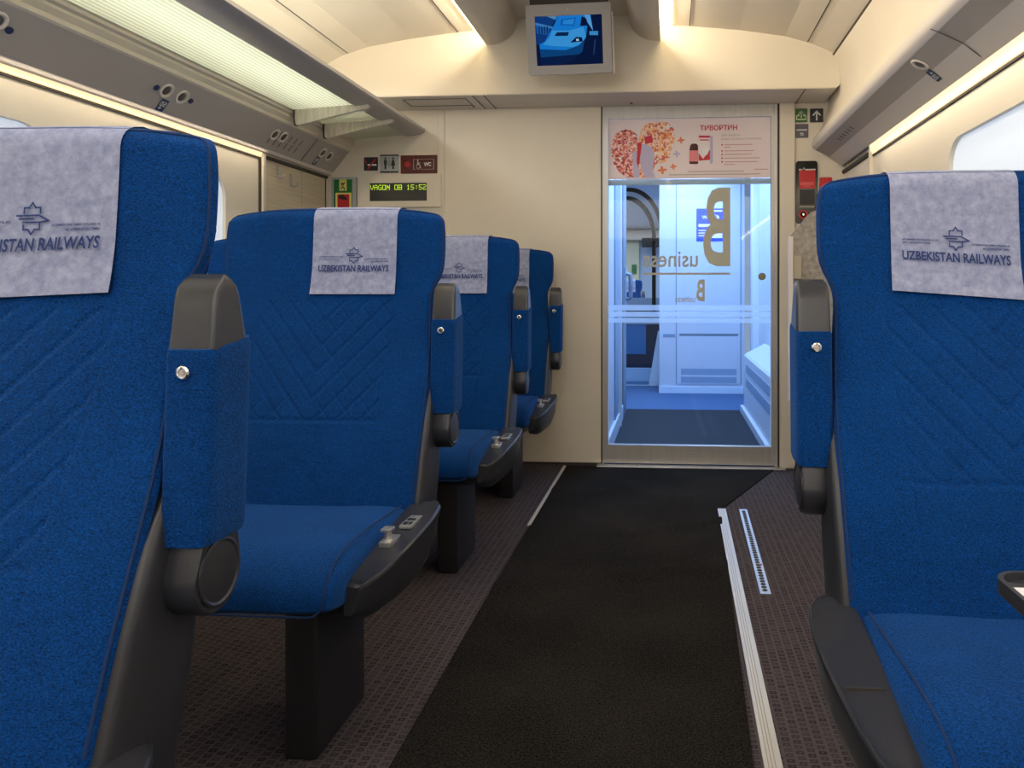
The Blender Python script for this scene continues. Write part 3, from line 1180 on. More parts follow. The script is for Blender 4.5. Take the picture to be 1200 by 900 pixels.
def arm_cap_bm(sg):
    zs = [.872, .885, .90, .92, .94, .955, .966, .974, .979, .981]
    def w(z):
        return .0315 - .003 * (z - .872) / .11 - (.007 * ((z - .966) / .015) ** 2 if z > .966 else 0)
    def fy(z):
        return -.078 + .16 * (z - .885) + (.022 * ((z - .955) / .026) ** 2 if z > .955 else 0)
    def by(z):
        return .002 - .26 * (z - .885) - (.018 * ((z - .955) / .026) ** 2 if z > .955 else 0)
    bm = BM()
    loft(bm, arm_rings(zs, w, fy, by, sg * ACX, n=11.0, N=56))
    return bm


def arm_pivot_bm(sg):
    # stadium shaped knuckle: side view outline in (y, z), extruded along x
    cy, cz, r = -.054, .600, .050
    out = []
    y_f, y_b = afy(.66) + .012, aby(.66) - .008
    out.append((y_f, .662))
    for i in range(21):
        a = math.radians(172 + 196 * i / 20)
        out.append((cy + r * math.cos(a), cz + r * math.sin(a)))
    out.append((y_b, .662))
    bm = BM()
    x0, x1 = .308, .352
    rings = []
    cyy, czz = cy, .61
    for x, k in ((x0, .95), (x0 + .004, 1), (x1 - .005, 1), (x1, .95)):
        rings.append([(sg * x, cyy + (y - cyy) * k, czz + (z - czz) * k) for y, z in out])
    loft(bm, rings)
    cyl(bm, (sg * .308, cy, cz), (1, 0, 0), .043, .014, 28)
    return bm


def arm_disc_bm(sg):
    cy, cz = -.054, .602
    rings = []
    for x, r in ((.350, .043), (.3545, .043), (.3555, .040), (.3535, .037), (.3545, .030), (.3555, .012)):
        rings.append([(sg * x, cy + r * math.cos(2 * PI * i / 32), cz + r * math.sin(2 * PI * i / 32)) for i in range(32)])
    bm = BM()
    loft(bm, rings)
    return bm


def snap_bm(sg):
    z = .858
    y = afy(z) - .003
    bm = BM()
    rings = []
    for r, d in ((.0088, 0), (.0088, -.003), (.0065, -.0045), (.005, -.0020), (.003, -.0020), (.0025, -.0035), (.0010, -.0035)):
        rings.append([(sg * (ACX - .002) + r * math.cos(2 * PI * i / 20), y + d, z + r * math.sin(2 * PI * i / 20)) for i in range(20)])
    loft(bm, rings)
    return bm


def doily_fn(cx, tilt):
    def f(u, v, w=0):      # u from cover centre, v = height z (before tilt)
        x = cx + u
        k = min(max((1.12 - v) / .12, 0), 1)
        z = v + tilt * u * k
        zc = min(z, ZT)
        i_ = inset_at(zc)
        return Vector((x, yf(zc) + i_ * .95 - bulge(x, hwf(zc) - RFC) - .0035 - w, z - drop(x, z, .30)))
    return f


def doily_bm(cx, tilt, half=.116, zlow=.952):
    f = doily_fn(cx, tilt)
    bm = BM()
    cols = 16
    rows = []
    zs = [zlow + (ZT - RT - zlow) * i / 14 for i in range(15)] + [ZT - RT + RT * math.sin(PI / 2 * k / 6) for k in range(1, 6)]
    for z in zs:
        fl = max(0, (1.02 - z) / .07)
        row = []
        for j in range(cols + 1):
            u = -half + 2 * half * j / cols
            hw2 = 1 + .012 * fl
            p = f(u * hw2, z)
            p.y -= .004 * fl * (1 + .5 * math.sin(j * 1.3))
            row.append(p)
        rows.append(row)
    tz = tkf(ZT)
    for k in range(8):                              # over the top and down the back
        a = k / 7
        row = []
        for j in range(cols + 1):
            u = -half + 2 * half * j / cols
            if a < .4:
                y = yf(ZT) + RT * .95 + (tz - 1.9 * RT) * a / .4
                z = ZT + .0032
            else:
                q = (a - .4) / .6
                z = ZT - .10 * q * q
                y = yf(z) + tkf(z) + .004 - (inset_at(min(z, ZT)) * .95)
            row.append(Vector((cx + u, y, z - drop(cx + u, ZT, .30))))
        rows.append(row)
    V = [[bm.verts.new(p) for p in r] for r in rows]
    for a, b in zip(V, V[1:]):
        for j in range(cols):
            bm.faces.new((a[j], a[j + 1], b[j + 1], b[j]))
    return bm


CACHE = {}


def cached(key, make, m, smooth=True):
    if key not in CACHE:
        o = obj(key[0], make(), m, None, smooth)
        CACHE[key] = o.data
        bpy.data.objects.remove(o)
    return CACHE[key]


def logo_parts(cx, tilt, parent):
    f0 = doily_fn(cx, tilt)
    key = ('logo', cx, tilt)
    if key not in CACHE:
        f = lambda u, v, w=0: f0(u, v, .0045 if v < 1.02 else .003)
        tmp = []
        o1 = write('cover_lettering', 'UZBEKISTAN RAILWAYS', (-.097, .097, 1.0125, 1.0305), f, M_INK, None, bold=.024)
        bm = BM()
        s = .0185
        cz = 1.057
        star = [[(-.62, .38), (-.62, .78), (-.25, .78), (0, 1.15), (.25, .78), (.62, .78), (.62, .38)],
                [(-.62, -.48), (-.62, -.82), (-.25, -.82), (0, -1.18), (.25, -.82), (.62, -.82), (.62, -.42)]]
        train = [[(-1.15, .22), (.5, .22), (1.3, -.2), (.6, -.3), (-.65, -.28)], [(-.95, -.03), (.1, -.03)], [(-1.15, .22), (-.8, .16)]]
        ln = [[(a * s, cz + b * s) for a, b in l] for l in star + train]
        strokes(bm, ln, .0022, f)
        o2 = obj('cover_emblem', bm, M_INK)
        o3 = write('cover_small_print', "«O'ZBEKISTON TEMIR YO'LLARI» AJ", (.028, .096, 1.0445, 1.0485), f, M_INK, bold=.03)
        o4 = write('cover_small_print', 'AO «UZBEKISTON TEMIR»', (.048, .096, 1.0385, 1.0420), f, M_INK, bold=.03)
        o5 = write('cover_small_print', "«O'ZBEKISTAN RAILWAYS» JSC", (-.096, -.030, 1.0505, 1.0545), f, M_INK, bold=.03)
        o6 = write('cover_small_print', 'JSC «RAILWAYS»', (-.096, -.046, 1.0445, 1.0480), f, M_INK, bold=.03)
        CACHE[key] = [(o.name.split('.')[0], o.data) for o in (o1, o2, o3, o4, o5, o6)]
        for o in (o1, o2, o3, o4, o5, o6):
            bpy.data.objects.remove(o)
    for nm, me in CACHE[key]:
        obj(nm, me, None, parent)


def make_seat(x, y, side, label, group=None, arm=1, tilt=0.0, dcx=.066, controls=True, cheek=(-1, 1), ped=True):
    """side=+1: aisle on the +x side of the seat"""
    t = empty('train_seat', (x, y, 0), label, 'seat', group)
    s = side
    br = obj('backrest', cached(('backrest',), backrest_bm, M_FAB), None, t)
    obj('piping', cached(('piping',), piping_bm, M_PIPE), None, br)
    cu = obj('seat_cushion', cached(('seat_cushion',), cushion_bm, M_FABP), None, t)
    obj('piping', cached(('cushion_piping',), cushion_piping_bm, M_PIPE), None, cu)
    obj('back_shell', cached(('back_shell',), backshell_bm, M_SHELL), None, t)
    for g in cheek:
        obj('side_frame', cached(('side_frame', g), lambda: sideshell_bm(g), M_SHELL), None, t)
    obj('seat_base', cached(('seat_base',), pan_bm, M_DARKP), None, t)
    d = obj('headrest_cover', cached(('headrest_cover', s * dcx, tilt), lambda: doily_bm(s * dcx, tilt), M_DOILY), None, t)
    d['label'] = 'pale printed cloth cover over the headrest'
    logo_parts(s * dcx, tilt, d)
    if arm:
        a = obj('armrest', cached(('armrest', s), lambda: arm_pad_bm(s), M_FABP), None, t)
        o = obj('armrest_cap', cached(('armrest_cap', s), lambda: arm_cap_bm(s), M_CAP), None, a)
        o['label'] = 'graphite plastic cap on the folded armrest'
        obj('pivot', cached(('pivot', s), lambda: arm_pivot_bm(s), M_SHELL), None, a)
        obj('pivot_disc', cached(('pivot_disc', s), lambda: arm_disc_bm(s), M_SHELL), None, a)
        o = obj('snap_button', cached(('snap_button', s), lambda: snap_bm(s), M_CHROME), None, a)
        o['label'] = 'chrome snap button'
        c = obj('side_console', cached(('side_console', s), lambda: console_bm(s), M_SHELL), None, t)
        if controls:
            def panel():
                bm = BM(); box(bm, s * .325 - .014, s * .325 + .014, -.345, -.265, .4255, .4335, .002)
                return bm
            p = obj('audio_panel', cached(('audio_panel', s), panel, M_ALU, False), None, c)

            def btns():
                bm = BM()
                box(bm, s * .325 - .009, s * .325 + .001, -.335, -.318, .433, .4345)
                box(bm, s * .325 + .004, s * .325 + .010, -.335, -.318, .433, .4345)
                box(bm, s * .325 - .009, s * .325 + .009, -.305, -.292, .433, .4345)
                return bm
            obj('audio_buttons', cached(('audio_buttons', s), btns, M_BLACK, False), None, c)

            def lev():
                bm = BM()
                box(bm, s * .312 - .014, s * .312 + .014, -.430, -.372, .412, .4235, .0015)
                cyl(bm, (s * .310, -.405, .432), (0, 0, 1), .0085, .022, 16)
                box(bm, s * .310 - .013, s * .310 + .010, -.418, -.388, .441, .447, .002)
                return bm
            obj('recline_lever', cached(('recline_lever', s), lev, M_ALU), None, c)
        else:
            def slot():
                bm = BM()
                box(bm, s * .325 - .030, s * .325 + .028, -.4115, -.410, .410, .4185)
                return bm
            obj('console_joint', cached(('console_joint', s), slot, M_SEAM, False), None, c)
    if ped:
        def pd():
            bm = BM(); box(bm, s * .165 - .035, s * .165 + .035, -.505, -.265, 0, .315, .008, 3)
            return bm
        pe = obj('pedestal', cached(('pedestal', s), pd, M_DARKP), None, t)
    return t


G = 'blue train seats facing the camera'
make_seat(-.925, .960, 1, 'large blue seat at the left edge of the picture, nearest of the left row', G, tilt=.045, dcx=.068)
make_seat(-.918, 1.97, 1, 'second blue aisle seat from the front in the left row, chrome snap on armrest', G)
make_seat(-.920, 2.98, 1, 'third blue aisle seat of the left row, mostly behind the second seat', G)
make_seat(-.925, 3.90, 1, 'farthest blue aisle seat of the left row, against the beige end wall', G)
make_seat(-1.60, 1.99, -1, 'blue window seat beside the second left aisle seat, mostly hidden', G, arm=0)
make_seat(-1.60, 2.94, -1, 'blue window seat whose headrest peeks out between first and second aisle seats', G, arm=0)
make_seat(-1.60, 3.90, -1, 'blue window seat beside the farthest aisle seat at the end wall', G, arm=0)
make_seat(.590, 1.445, -1, 'single blue seat at the right edge of the picture, beside the metal floor strip', G, tilt=-.075, dcx=.060, controls=False)

# ------------------------------------------------------------------ floor things
bm = BM()
LX = lambda y: -.566 + .006 * math.sin(y * 1.7)
def rx(y):
    if y < 3.28:
        return .168 + (.222 - .168) * (y - 1.5) / 1.78 if y > 1.0 else .15
    return .225 + (.56 - .225) * (y - 3.28) / (4.045 - 3.28)
ys = [Y0 + .05 + (4.045 - Y0 - .05) * i / 150 for i in range(151)]
rows = []
for y in ys:
    a, b_ = LX(y), rx(y)
    row = []
    for j in range(41):
        u = j / 40
        x = a + (b_ - a) * u
        w1 = .010 * math.exp(-((y - (3.02 + .10 * math.sin(x * 6))) / .035) ** 2) * max(0, min(1, (x + .25) * 3))
        w2 = .005 * math.exp(-((y - (2.55 + .3 * x)) / .05) ** 2)
        w3 = .004 * math.exp(-((y - (3.45 - .2 * x)) / .04) ** 2)
        row.append((x, y, .005 + w1 + w2 + w3))
    rows.append(row)
V = [[bm.verts.new(p) for p in r] for r in rows]
for a, b_ in zip(V, V[1:]):
    for j in range(40):
        bm.faces.new((a[j], a[j + 1], b_[j + 1], b_[j]))
edge = [e for e in bm.edges if e.is_boundary]
r = bmesh.ops.extrude_edge_only(bm, edges=edge)
for v in [g for g in r['geom'] if isinstance(g, bmesh.types.BMVert)]:
    v.co.z = .0005
o = obj('carpet_runner', bm, M_RUN, None, True)
tag(o, 'black felt runner laid along the aisle, flaring right at the door', 'carpet')

M_STEP = mat('cream_metal_strip', (.60, .56, .48), .4, .35, nscale=30, namt=.12, stretch=(1, .1, 1))
st = empty('floor_strip', (.222, 1.5, 0), 'long cream metal strip on the floor right of the runner', 'floor strip')
def strip_x(y):
    return .207 + (.226 - .207) * (y - 1.51) / 1.77
bm = BM()
A, B = Y0 + .05, 3.285
for o0, o1, h in ((-.020, .020, .007),):
    pts = [(strip_x(A) + o0, A), (strip_x(A) + o1, A), (strip_x(B) + o1 - .002, B), (strip_x(B) + o0 + .003, B)]
    loft(bm, [[(x - .222, y - 1.5, z) for x, y in pts] for z in (0, h)])
obj('strip_body', bm, M_STEP, st)
bm = BM()
for o0 in (-.010, -.003, .004):
    pts = [(strip_x(A) + o0, A), (strip_x(A) + o0 + .002, A), (strip_x(B) + o0 + .0015, B), (strip_x(B) + o0, B)]
    loft(bm, [[(x - .222, y - 1.5, z) for x, y in pts] for z in (.007, .0078)])
obj('strip_grooves', bm, mat('ochre_groove', (.34, .28, .13), .5), st)
bm = BM(); box(bm, -.582, -.567, 3.0, 4.04, 0, .006, .001)
struct('trim_17', bm, M_STEP)

ra = empty('anchor_rail', (.311, 2.83, 0), 'short perforated metal anchor rail set in the carpet at the right', 'rail')
bm = BM()
loft(bm, [[(x - .311, y - 2.83, z) for x, y in ((.285, 2.372), (.319, 2.372), (.337, 3.288), (.303, 3.288))] for z in (0, .005)])
obj('rail_body', bm, M_ALU, ra)
bm = BM()
for i in range(36):
    y = 2.40 + .88 * i / 36
    x = .302 + .018 * (y - 2.37) / .92
    cyl(bm, (x - .311, y - 2.83, .0055), (0, 0, 1), .0085, .002, 10)
obj('rail_holes', bm, M_SEAM, ra)
bm = BM()
cyl(bm, (.314 - .311, 2.62 - 2.83, .0066), (0, 0, 1), .006, .002, 10)
obj('rail_mark', bm, mat('rust_mark', (.35, .08, .03), .7), ra)

# tray table at right edge of frame
tt = empty('tray_table', (.62, .70, 0), 'grey tray table with raised rim at the far right edge, white card on it', 'table')
tz = .665
yt, _z = atY(1168, 668, 1)[0], 0
xe = None
# far left corner read from the picture at the tray's height
k = (tz - CAMH) / ((HY - 670) / F)
t_ = (1158 - PX) / F
xa, ya = (t_ * _c - _s) * k, (_c + t_ * _s) * k
outer = rrect(xa, xa + .44, ya - .30, ya, .028, 7)
bm = BM(); loft(bm, [[(x - .62, y - .70, tz - .013) for x, y in outer], [(x - .62, y - .70, tz - .006) for x, y in outer]])
obj('tray_plate', bm, M_SHELL, tt)
ring = plate('tray_rim', outer, [rrect(xa + .005, xa + .435, ya - .295, ya - .005, .024, 7)[::-1]], lambda u, v, w: Vector((u - .62, v - .70, tz - .007 + w)), .009, M_SHELL, tt)
bm = BM()
tube(bm, [(xa + .44 - .62 - .02, ya - .15 - .70, tz - .02), (.935 - .62, ya - .15 - .70, tz - .02)], .014, 12)
cyl(bm, (.943 - .62, ya - .15 - .70, tz - .02), (1, 0, 0), .04, .02, 24)
obj('support_arm', bm, M_SHELL, tt, True)
cd = empty('paper_card', (xa + .12, ya - .12, tz - .006), 'white paper card lying on the grey tray table', 'paper')
bm = BM(); box(bm, -.109, .10, -.12, .091, 0, .0015)
obj('card_sheet', bm, M_WHITE, cd)
bm = BM(); box(bm, -.050, -.03, .060, .066, .0015, .0018); box(bm, -.045, .05, -.02, -.016, .0015, .0018)
obj('card_print', bm, mat('card_print', (.35, .2, .15), .7), cd)


# ------------------------------------------------------------------ luggage rack
rk = empty('luggage_rack', (-1.60, 2, 1.83), 'long overhead luggage rack of ribbed glass with metal front rail along the left wall', 'luggage rack')
def rel(o, pts):
    return [(p[0] - o.location.x, p[1] - o.location.y, p[2] - o.location.z) for p in pts]
def shift(bm, o):
    bmesh.ops.translate(bm, verts=bm.verts, vec=-Vector(o.location))
    return bm
RE = 4.09
bm = BM()
prismY(bm, [(-1.782, 1.822), (-1.470, 1.842), (-1.470, 1.846), (-1.782, 1.826)], Y0, RE)
obj('glass_shelf', shift(bm, rk), M_RACK, rk)
bm = BM()
prismY(bm, [(-1.492, 1.8395), (-1.478, 1.834), (-1.42, 1.842), (-1.388, 1.851), (-1.376, 1.862), (-1.375, 1.876), (-1.388, 1.884), (-1.43, 1.872), (-1.478, 1.856), (-1.492, 1.853)], Y0, RE)
o = obj('front_rail', shift(bm, rk), mat('rack_rail_metal', (.46, .445, .44), .42, .35), rk, True)
M_FIN = mat('ribbed_fin', (.68, .63, .54), .5, nscale=22, namt=.16, stretch=(3, 3, .4))
for y in (3.40, 3.70):
    bm = BM()
    prof = [(-1.776, 1.822), (-1.775, 1.765), (-1.768, 1.750), (-1.745, 1.752), (-1.60, 1.786), (-1.48, 1.812), (-1.425, 1.822), (-1.41, 1.832), (-1.42, 1.841), (-1.48, 1.842)]
    prismY(bm, prof, y, y + .022)
    br = obj('support_fin', shift(bm, rk), M_FIN, rk)
    bm = BM()
    prismY(bm, [(-1.780, 1.826), (-1.783, 1.79), (-1.778, 1.748), (-1.770, 1.748), (-1.774, 1.78), (-1.773, 1.822)], y - .001, y + .023)
    obj('fin_edge', shift(bm, rk), M_SEAM, br)

# ------------------------------------------------------------------ service panel fittings
def on_left(a):     # a 0..1 across the left grey face
    return Vector((-1.914 + .092 * a, 0, 1.637 + .115 * a))
nL = Vector((.115, 0, -.092)).normalized()
nR = Vector((-.037, 0, -.074)).normalized()
def disc(bm, c, nrm, r, d, r2=None):
    cyl(bm, c + nrm * d / 2, nrm, r, d, 24, r2)
    return bm
def reading_light(c, nrm, label, group):
    t = empty('reading_light', c, label, 'light', group)
    z = Vector((0, 0, 0))
    bm = BM()
    q = Vector((0, 0, 1)).rotation_difference(nrm)
    rings = []
    for r, d in ((.030, 0), (.030, .003), (.026, .0055), (.021, .003), (.020, -.002)):
        rings.append([q @ Vector((r * math.cos(2 * PI * i / 24), r * math.sin(2 * PI * i / 24), d)) for i in range(24)])
    loft(bm, rings)
    obj('bezel', bm, M_GREYL, t, True)
    bm = BM()
    disc(bm, z, nrm, .0185, .004, .012)
    obj('lens', bm, mat('lens_grey', (.10, .09, .08), .25) if 'lens_grey' not in bpy.data.materials else bpy.data.materials['lens_grey'], t, True)
    return t
def dot(c, nrm, label):
    bm = BM(); disc(bm, Vector((0, 0, 0)), nrm, .011, .004)
    o = obj('call_button', bm, mat('dark_button', (.03, .05, .12), .3) if 'dark_button' not in bpy.data.materials else bpy.data.materials['dark_button'])
    o.location = c
    tag(o, label, 'button', 'seat call buttons')
    return o
M_NAVY = mat('navy_sign', lin(38, 60, 95), .5)
def number_sign(c, nrm, label, ang=0):
    t = empty('seat_number_sign', c, label, 'sign', 'seat number signs')
    ydir = Vector((0, 1, 0))
    xdir = ydir.cross(nrm).normalized()
    f = lambda u, v, w=0: ydir * u + xdir * v + nrm * (.0015 + w)
    bm = BM(); polys(bm, [[(-.020, -.026), (.020, -.026), (.020, .026), (-.020, .026)]], f)
    obj('sign_plate', bm, M_NAVY, t)
    bm = BM()
    strokes(bm, [[(-.012, -.014), (-.012, .002), (-.003, .002), (-.003, -.014), (-.012, -.014)], [(.004, -.014), (.012, -.014), (.012, -.006), (.004, -.006), (.004, .002), (.012, .002)],
                 [(-.012, .012), (.002, .012)], [(-.005, .018), (-.005, .008)]], .0035, lambda u, v, w=0: f(u, v, .0008))
    obj('sign_print', bm, M_WHITE, t)
    return t
def atLeftFace(px, py):
    # intersect the view ray with the sloping left service face
    t = (px - PX) / F
    d = Vector((t * _c - _s, _c + t * _s, (HY - py) / F))
    p0 = on_left(0)
    k = (p0 - Vector((0, 0, CAMH))).dot(nL) / d.dot(nL)
    return Vector((0, 0, CAMH)) + d * k + nL * .001
def atRightFace(px, py):
    t = (px - PX) / F
    d = Vector((t * _c - _s, _c + t * _s, (HY - py) / F))
    p0 = Vector((.862, 0, 1.690))
    k = (p0 - Vector((0, 0, CAMH))).dot(nR) / d.dot(nR)
    return Vector((0, 0, CAMH)) + d * k + nR * .001
nR2 = Vector((-.04, 0, -.05)).normalized()
def atRightLow(px, py):
    t = (px - PX) / F
    d = Vector((t * _c - _s, _c + t * _s, (HY - py) / F))
    k = (Vector((.862, 0, 1.690)) - Vector((0, 0, CAMH))).dot(nR2) / d.dot(nR2)
    return Vector((0, 0, CAMH)) + d * k + nR2 * .001
RL = 'reading lights in the overhead panels'
reading_light(atLeftFace(195, 106), nL, 'left one of the paired reading lights above the first seat', RL)
reading_light(atLeftFace(213, 113.5), nL, 'right one of the paired reading lights above the first seat', RL)
dot(atLeftFace(183, 102), nL, 'round call button left of the paired reading lights')
dot(atLeftFace(223, 118), nL, 'round call button right of the paired reading lights')
number_sign(atLeftFace(189.5, 123), nL, 'dark blue square seat number sign below the paired reading lights')
reading_light(atLeftFace(-4, 24), nL, 'reading light cut by the left edge at the top left corner', RL)
dot(atLeftFace(10, 35), nL, 'round call button at the top left corner of the picture')
reading_light(atLeftFace(322, 157.5), nL, 'left reading light above the coat hooks', RL)
reading_light(atLeftFace(332, 160.5), nL, 'right reading light above the coat hooks', RL)
reading_light(atLeftFace(378, 179), nL, 'left of the farthest two reading lights under the rack end', RL)
reading_light(atLeftFace(385.5, 183), nL, 'right of the farthest two reading lights under the rack end', RL)
number_sign(atLeftFace(370, 188), nL, 'dark blue seat number sign under the far end of the rack')
reading_light(atRightFace(1078, 75), nR, 'single reading light in the right overhead panel', RL)
number_sign(atRightLow(1095, 88), nR2, 'blue seat number sign beside the single right reading light')

# coat hooks
for px, py, lab in ((325, 193, 'left coat hook on the slatted panel'), (341, 204, 'right coat hook on the slatted panel')):
    y, z = atX(px, py, XL + .012)
    h = empty('coat_hook', (XL + .010, y, z), lab, 'hook', 'coat hooks under the left rack')
    bm = BM(); box(bm, 0, .004, -.010, .010, -.062, 0, .001); obj('hook_plate', bm, M_GREYP, h)
    bm = BM(); tube(bm, [(.003, 0, -.054), (.02, 0, -.060), (.034, 0, -.058), (.040, 0, -.046)], .006, 8); obj('hook_arm', bm, M_GREYP, h, True)

# ------------------------------------------------------------------ ceiling monitor
MY = 3.50
x0, z1 = atY(617, 8, MY); x1, z0 = atY(717, 84, MY)
mo = empty('monitor', ((x0 + x1) / 2, MY, (z0 + z1) / 2), 'grey framed monitor with blue train picture hanging under the centre ceiling', 'monitor')
mo.rotation_euler = (math.radians(13), math.radians(-.8), 0)
W, H = (x1 - x0) - .005, (z1 - z0)
fr = plate('monitor_frame', rrect(-W / 2, W / 2, -H / 2, H / 2, .008, 3), [[(-W / 2 + .042, -H / 2 + .042), (-W / 2 + .042, H / 2 - .052), (W / 2 - .042, H / 2 - .052), (W / 2 - .042, -H / 2 + .042)]],
           lambda u, v, w: Vector((u, w, v)), .05, mat('monitor_grey', (.33, .32, .315), .45), mo)
bm = BM(); prismX(bm, [(.03, -H / 2 + .01), (.075, -H / 2 + .03), (.10, H / 2 - .01), (.03, H / 2 - .005)], -W / 2 + .01, W / 2 - .01)
obj('monitor_housing', bm, M_GREYP, mo)
bm = BM(); box(bm, -W / 2 + .02, W / 2 - .02, .01, .12, H / 2 - .006, H / 2 + .075)
obj('ceiling_mount', bm, M_BLACK if False else M_SEAM, mo)
bm = BM(); box(bm, W / 2 + .002, W / 2 + .008, .02, .06, -H / 2, H / 2 - .04); box(bm, -.001, .001, -.001, .0, H / 2 - .03, H / 2 - .018)
obj('cable_cover', bm, M_GREYL, mo)


def scr_mat(name, c, e=1.0):
    m = mat(name, (0, 0, 0), .8, emit=lin(*[v * .88 for v in c])[:3], es=e)
    m.node_tree.nodes['Principled BSDF'].inputs['Specular IOR Level'].default_value = 0.05
    return m


sw, sh = W / 2 - .042, H / 2 - .047
sc = lambda a, b: (-sw + 2 * sw * (a - 255) / (955 - 255), (H / 2 - .052) - (2 * sh) * (b - 175) / (700 - 175))
def sp_(name, pts, col, k):
    bm = BM(); flat(bm, [(sc(a, b)[0], .006 - .0004 * k, sc(a, b)[1]) for a, b in pts])
    return obj(name, bm, scr_mat('screen_%s_%d' % (name, k), col), scr)
bm = BM(); flat(bm, [(sc(a, b)[0], .008, sc(a, b)[1]) for a, b in ((250, 170), (960, 170), (960, 705), (250, 705))])
scr = obj('screen', bm, scr_mat('screen_base', (6, 22, 62)), mo)
sp_('picture_station', [(255, 176), (490, 176), (420, 300), (400, 420), (290, 470), (255, 470)], (14, 60, 130), 1)
sp_('picture_station', [(255, 235), (450, 290), (440, 310), (255, 265)], (60, 130, 200), 2)
sp_('picture_station', [(380, 176), (490, 176), (470, 215)], (90, 150, 200), 2)
sp_('picture_station', [(265, 270), (400, 300), (390, 370), (268, 355)], (30, 100, 175), 2)
for i in range(4):
    sp_('picture_station', [(290 + i * 28, 280), (303 + i * 28, 283), (300 + i * 28, 360), (288 + i * 28, 358)], (8, 35, 90), 3)
sp_('train_nose', [(495, 176), (770, 176), (800, 300), (780, 420), (700, 500), (560, 540), (295, 530), (290, 470), (350, 440), (410, 340), (470, 240)], (22, 130, 225), 3)
sp_('train_nose', [(430, 325), (600, 335), (760, 300), (785, 400), (740, 470), (640, 510), (420, 490), (330, 470), (400, 400)], (60, 160, 235), 4)
sp_('train_belly', [(290, 520), (560, 540), (700, 500), (770, 430), (740, 560), (640, 640), (480, 690), (310, 690)], (10, 70, 130), 5)
sp_('train_belly', [(300, 610), (700, 590), (640, 660), (480, 696), (300, 696)], (6, 30, 75), 6)
sp_('train_windscreen', [(530, 215), (685, 200), (665, 285), (520, 275)], (14, 95, 190), 5)
sp_('train_windscreen', [(550, 225), (670, 212), (655, 272), (545, 265)], (40, 145, 230), 6)
sp_('train_side_window', [(745, 190), (800, 215), (800, 290), (725, 290)], (5, 20, 60), 5)
sp_('train_hatch', [(480, 348), (608, 350), (592, 390), (452, 386)], (8, 40, 85), 6)
sp_('train_headlight', [(680, 405), (740, 410), (748, 455), (615, 462)], (5, 25, 70), 6)
sp_('train_headlight', [(680, 425), (705, 425), (708, 448), (680, 448)], (190, 225, 240), 7)
sp_('picture_platform', [(770, 176), (835, 176), (860, 350), (800, 250)], (90, 170, 240), 5)
sp_('picture_platform', [(820, 350), (910, 350), (910, 395), (820, 390)], (60, 150, 215), 5)
sp_('picture_platform', [(870, 440), (885, 440), (865, 600), (850, 600)], (30, 60, 100), 5)

# ------------------------------------------------------------------ signs on the end wall (left)
def sign(name, px0, py0, px1, py1, m, label, cat='sign', thick=.006, group=None, Y=WY, r=.004):
    a = PR(px0, py0, px1, py1, Y)
    cx, cz = (a[0] + a[1]) / 2, (a[2] + a[3]) / 2
    t = empty(name, (cx, Y - .0005, cz), label, cat, group)
    w, h = (a[1] - a[0]) / 2, (a[3] - a[2]) / 2
    bm = BM()
    pl = rrect(-w, w, -h, h, min(r, w * .9, h * .9), 4)
    loft(bm, [[(u, 0, v) for u, v in pl], [(u, -thick, v) for u, v in pl]])
    obj('sign_plate', bm, m, t)
    f = lambda u, v, k=0: Vector((u * w, -thick - .0006 - .0006 * k, v * h))    # unit square -1..1
    return t, f, w, h
def art(name, t, f, pls, m, k=1):
    bm = BM(); polys(bm, pls, lambda u, v, w=0: f(u, v, k)); return obj(name, bm, m, t)
def Rr(x0, x1, y0, y1):
    return [(x0, y0), (x1, y0), (x1, y1), (x0, y1)]

M_SIGNDK = mat('dark_sign', lin(40, 42, 46), .4)
M_SIGNGR = mat('grey_sign', lin(165, 170, 168), .4)
M_SIGNRD = mat('maroon_sign', lin(75, 25, 18), .35, emit=lin(75, 25, 18)[:3], es=.15)
M_GREEN = mat('green_sign', lin(10, 110, 50), .4)
M_YEL = mat('photoluminescent_yellow', lin(225, 215, 120), .5)
M_REDS = mat('signal_red', lin(190, 30, 35), .4)

WP = WY
t, f, w, h = sign('no_smoking_sign', 427, 184.5, 443, 200, M_SIGNDK, 'small dark no smoking sign, first of three over the display', group=None)
art('cigarette', t, f, [Rr(-.45, .85, -.28, -.05)], M_WHITE)
art('prohibition_bar', t, f, [[(-.5, -.75), (-.3, -.85), (.8, .65), (.65, .8)], Rr(-.75, -.62, -.1, .6)], M_REDS, 2)
t, f, w, h = sign('toilet_sign', 446, 181.5, 467.5, 202.5, M_SIGNGR, 'grey toilet sign with man and woman, middle sign over the display')
art('sign_border', t, f, [Rr(-1, 1, .86, 1), Rr(-1, 1, -1, -.86)], M_BLACK)
man = lambda cx: [Rr(cx - .16, cx + .16, -.1, .42), Rr(cx - .10, cx + .10, -.62, -.1), [(cx + .1 * math.cos(a), .58 + .12 * math.sin(a)) for a in [2 * PI * i / 12 for i in range(12)]]]
wom = lambda cx: [[(cx - .1, .42), (cx + .1, .42), (cx + .24, -.22), (cx - .24, -.22)], Rr(cx - .10, cx + .10, -.62, -.22), [(cx + .1 * math.cos(a), .58 + .12 * math.sin(a)) for a in [2 * PI * i / 12 for i in range(12)]]]
art('pictogram', t, f, man(-.42) + wom(.42) + [Rr(-.02, .02, -.5, .3)], M_SIGNDK)
t, f, w, h = sign('wc_sign', 470, 182, 512.5, 203.5, M_SIGNRD, 'dark red accessible WC sign, right one over the display')
bm = BM(); strokes(bm, [[(-.28, -.55), (-.28, .55), (.82, .55), (.82, -.55), (-.28, -.55)]], .03, lambda u, v, w_=0: f(u, v, 1)); obj('pictogram_frame', bm, mat('pale_line', lin(200, 180, 175), .5), t)
bm = BM()
fw = lambda u, v, w_=0: f(u * .5, v, 1)
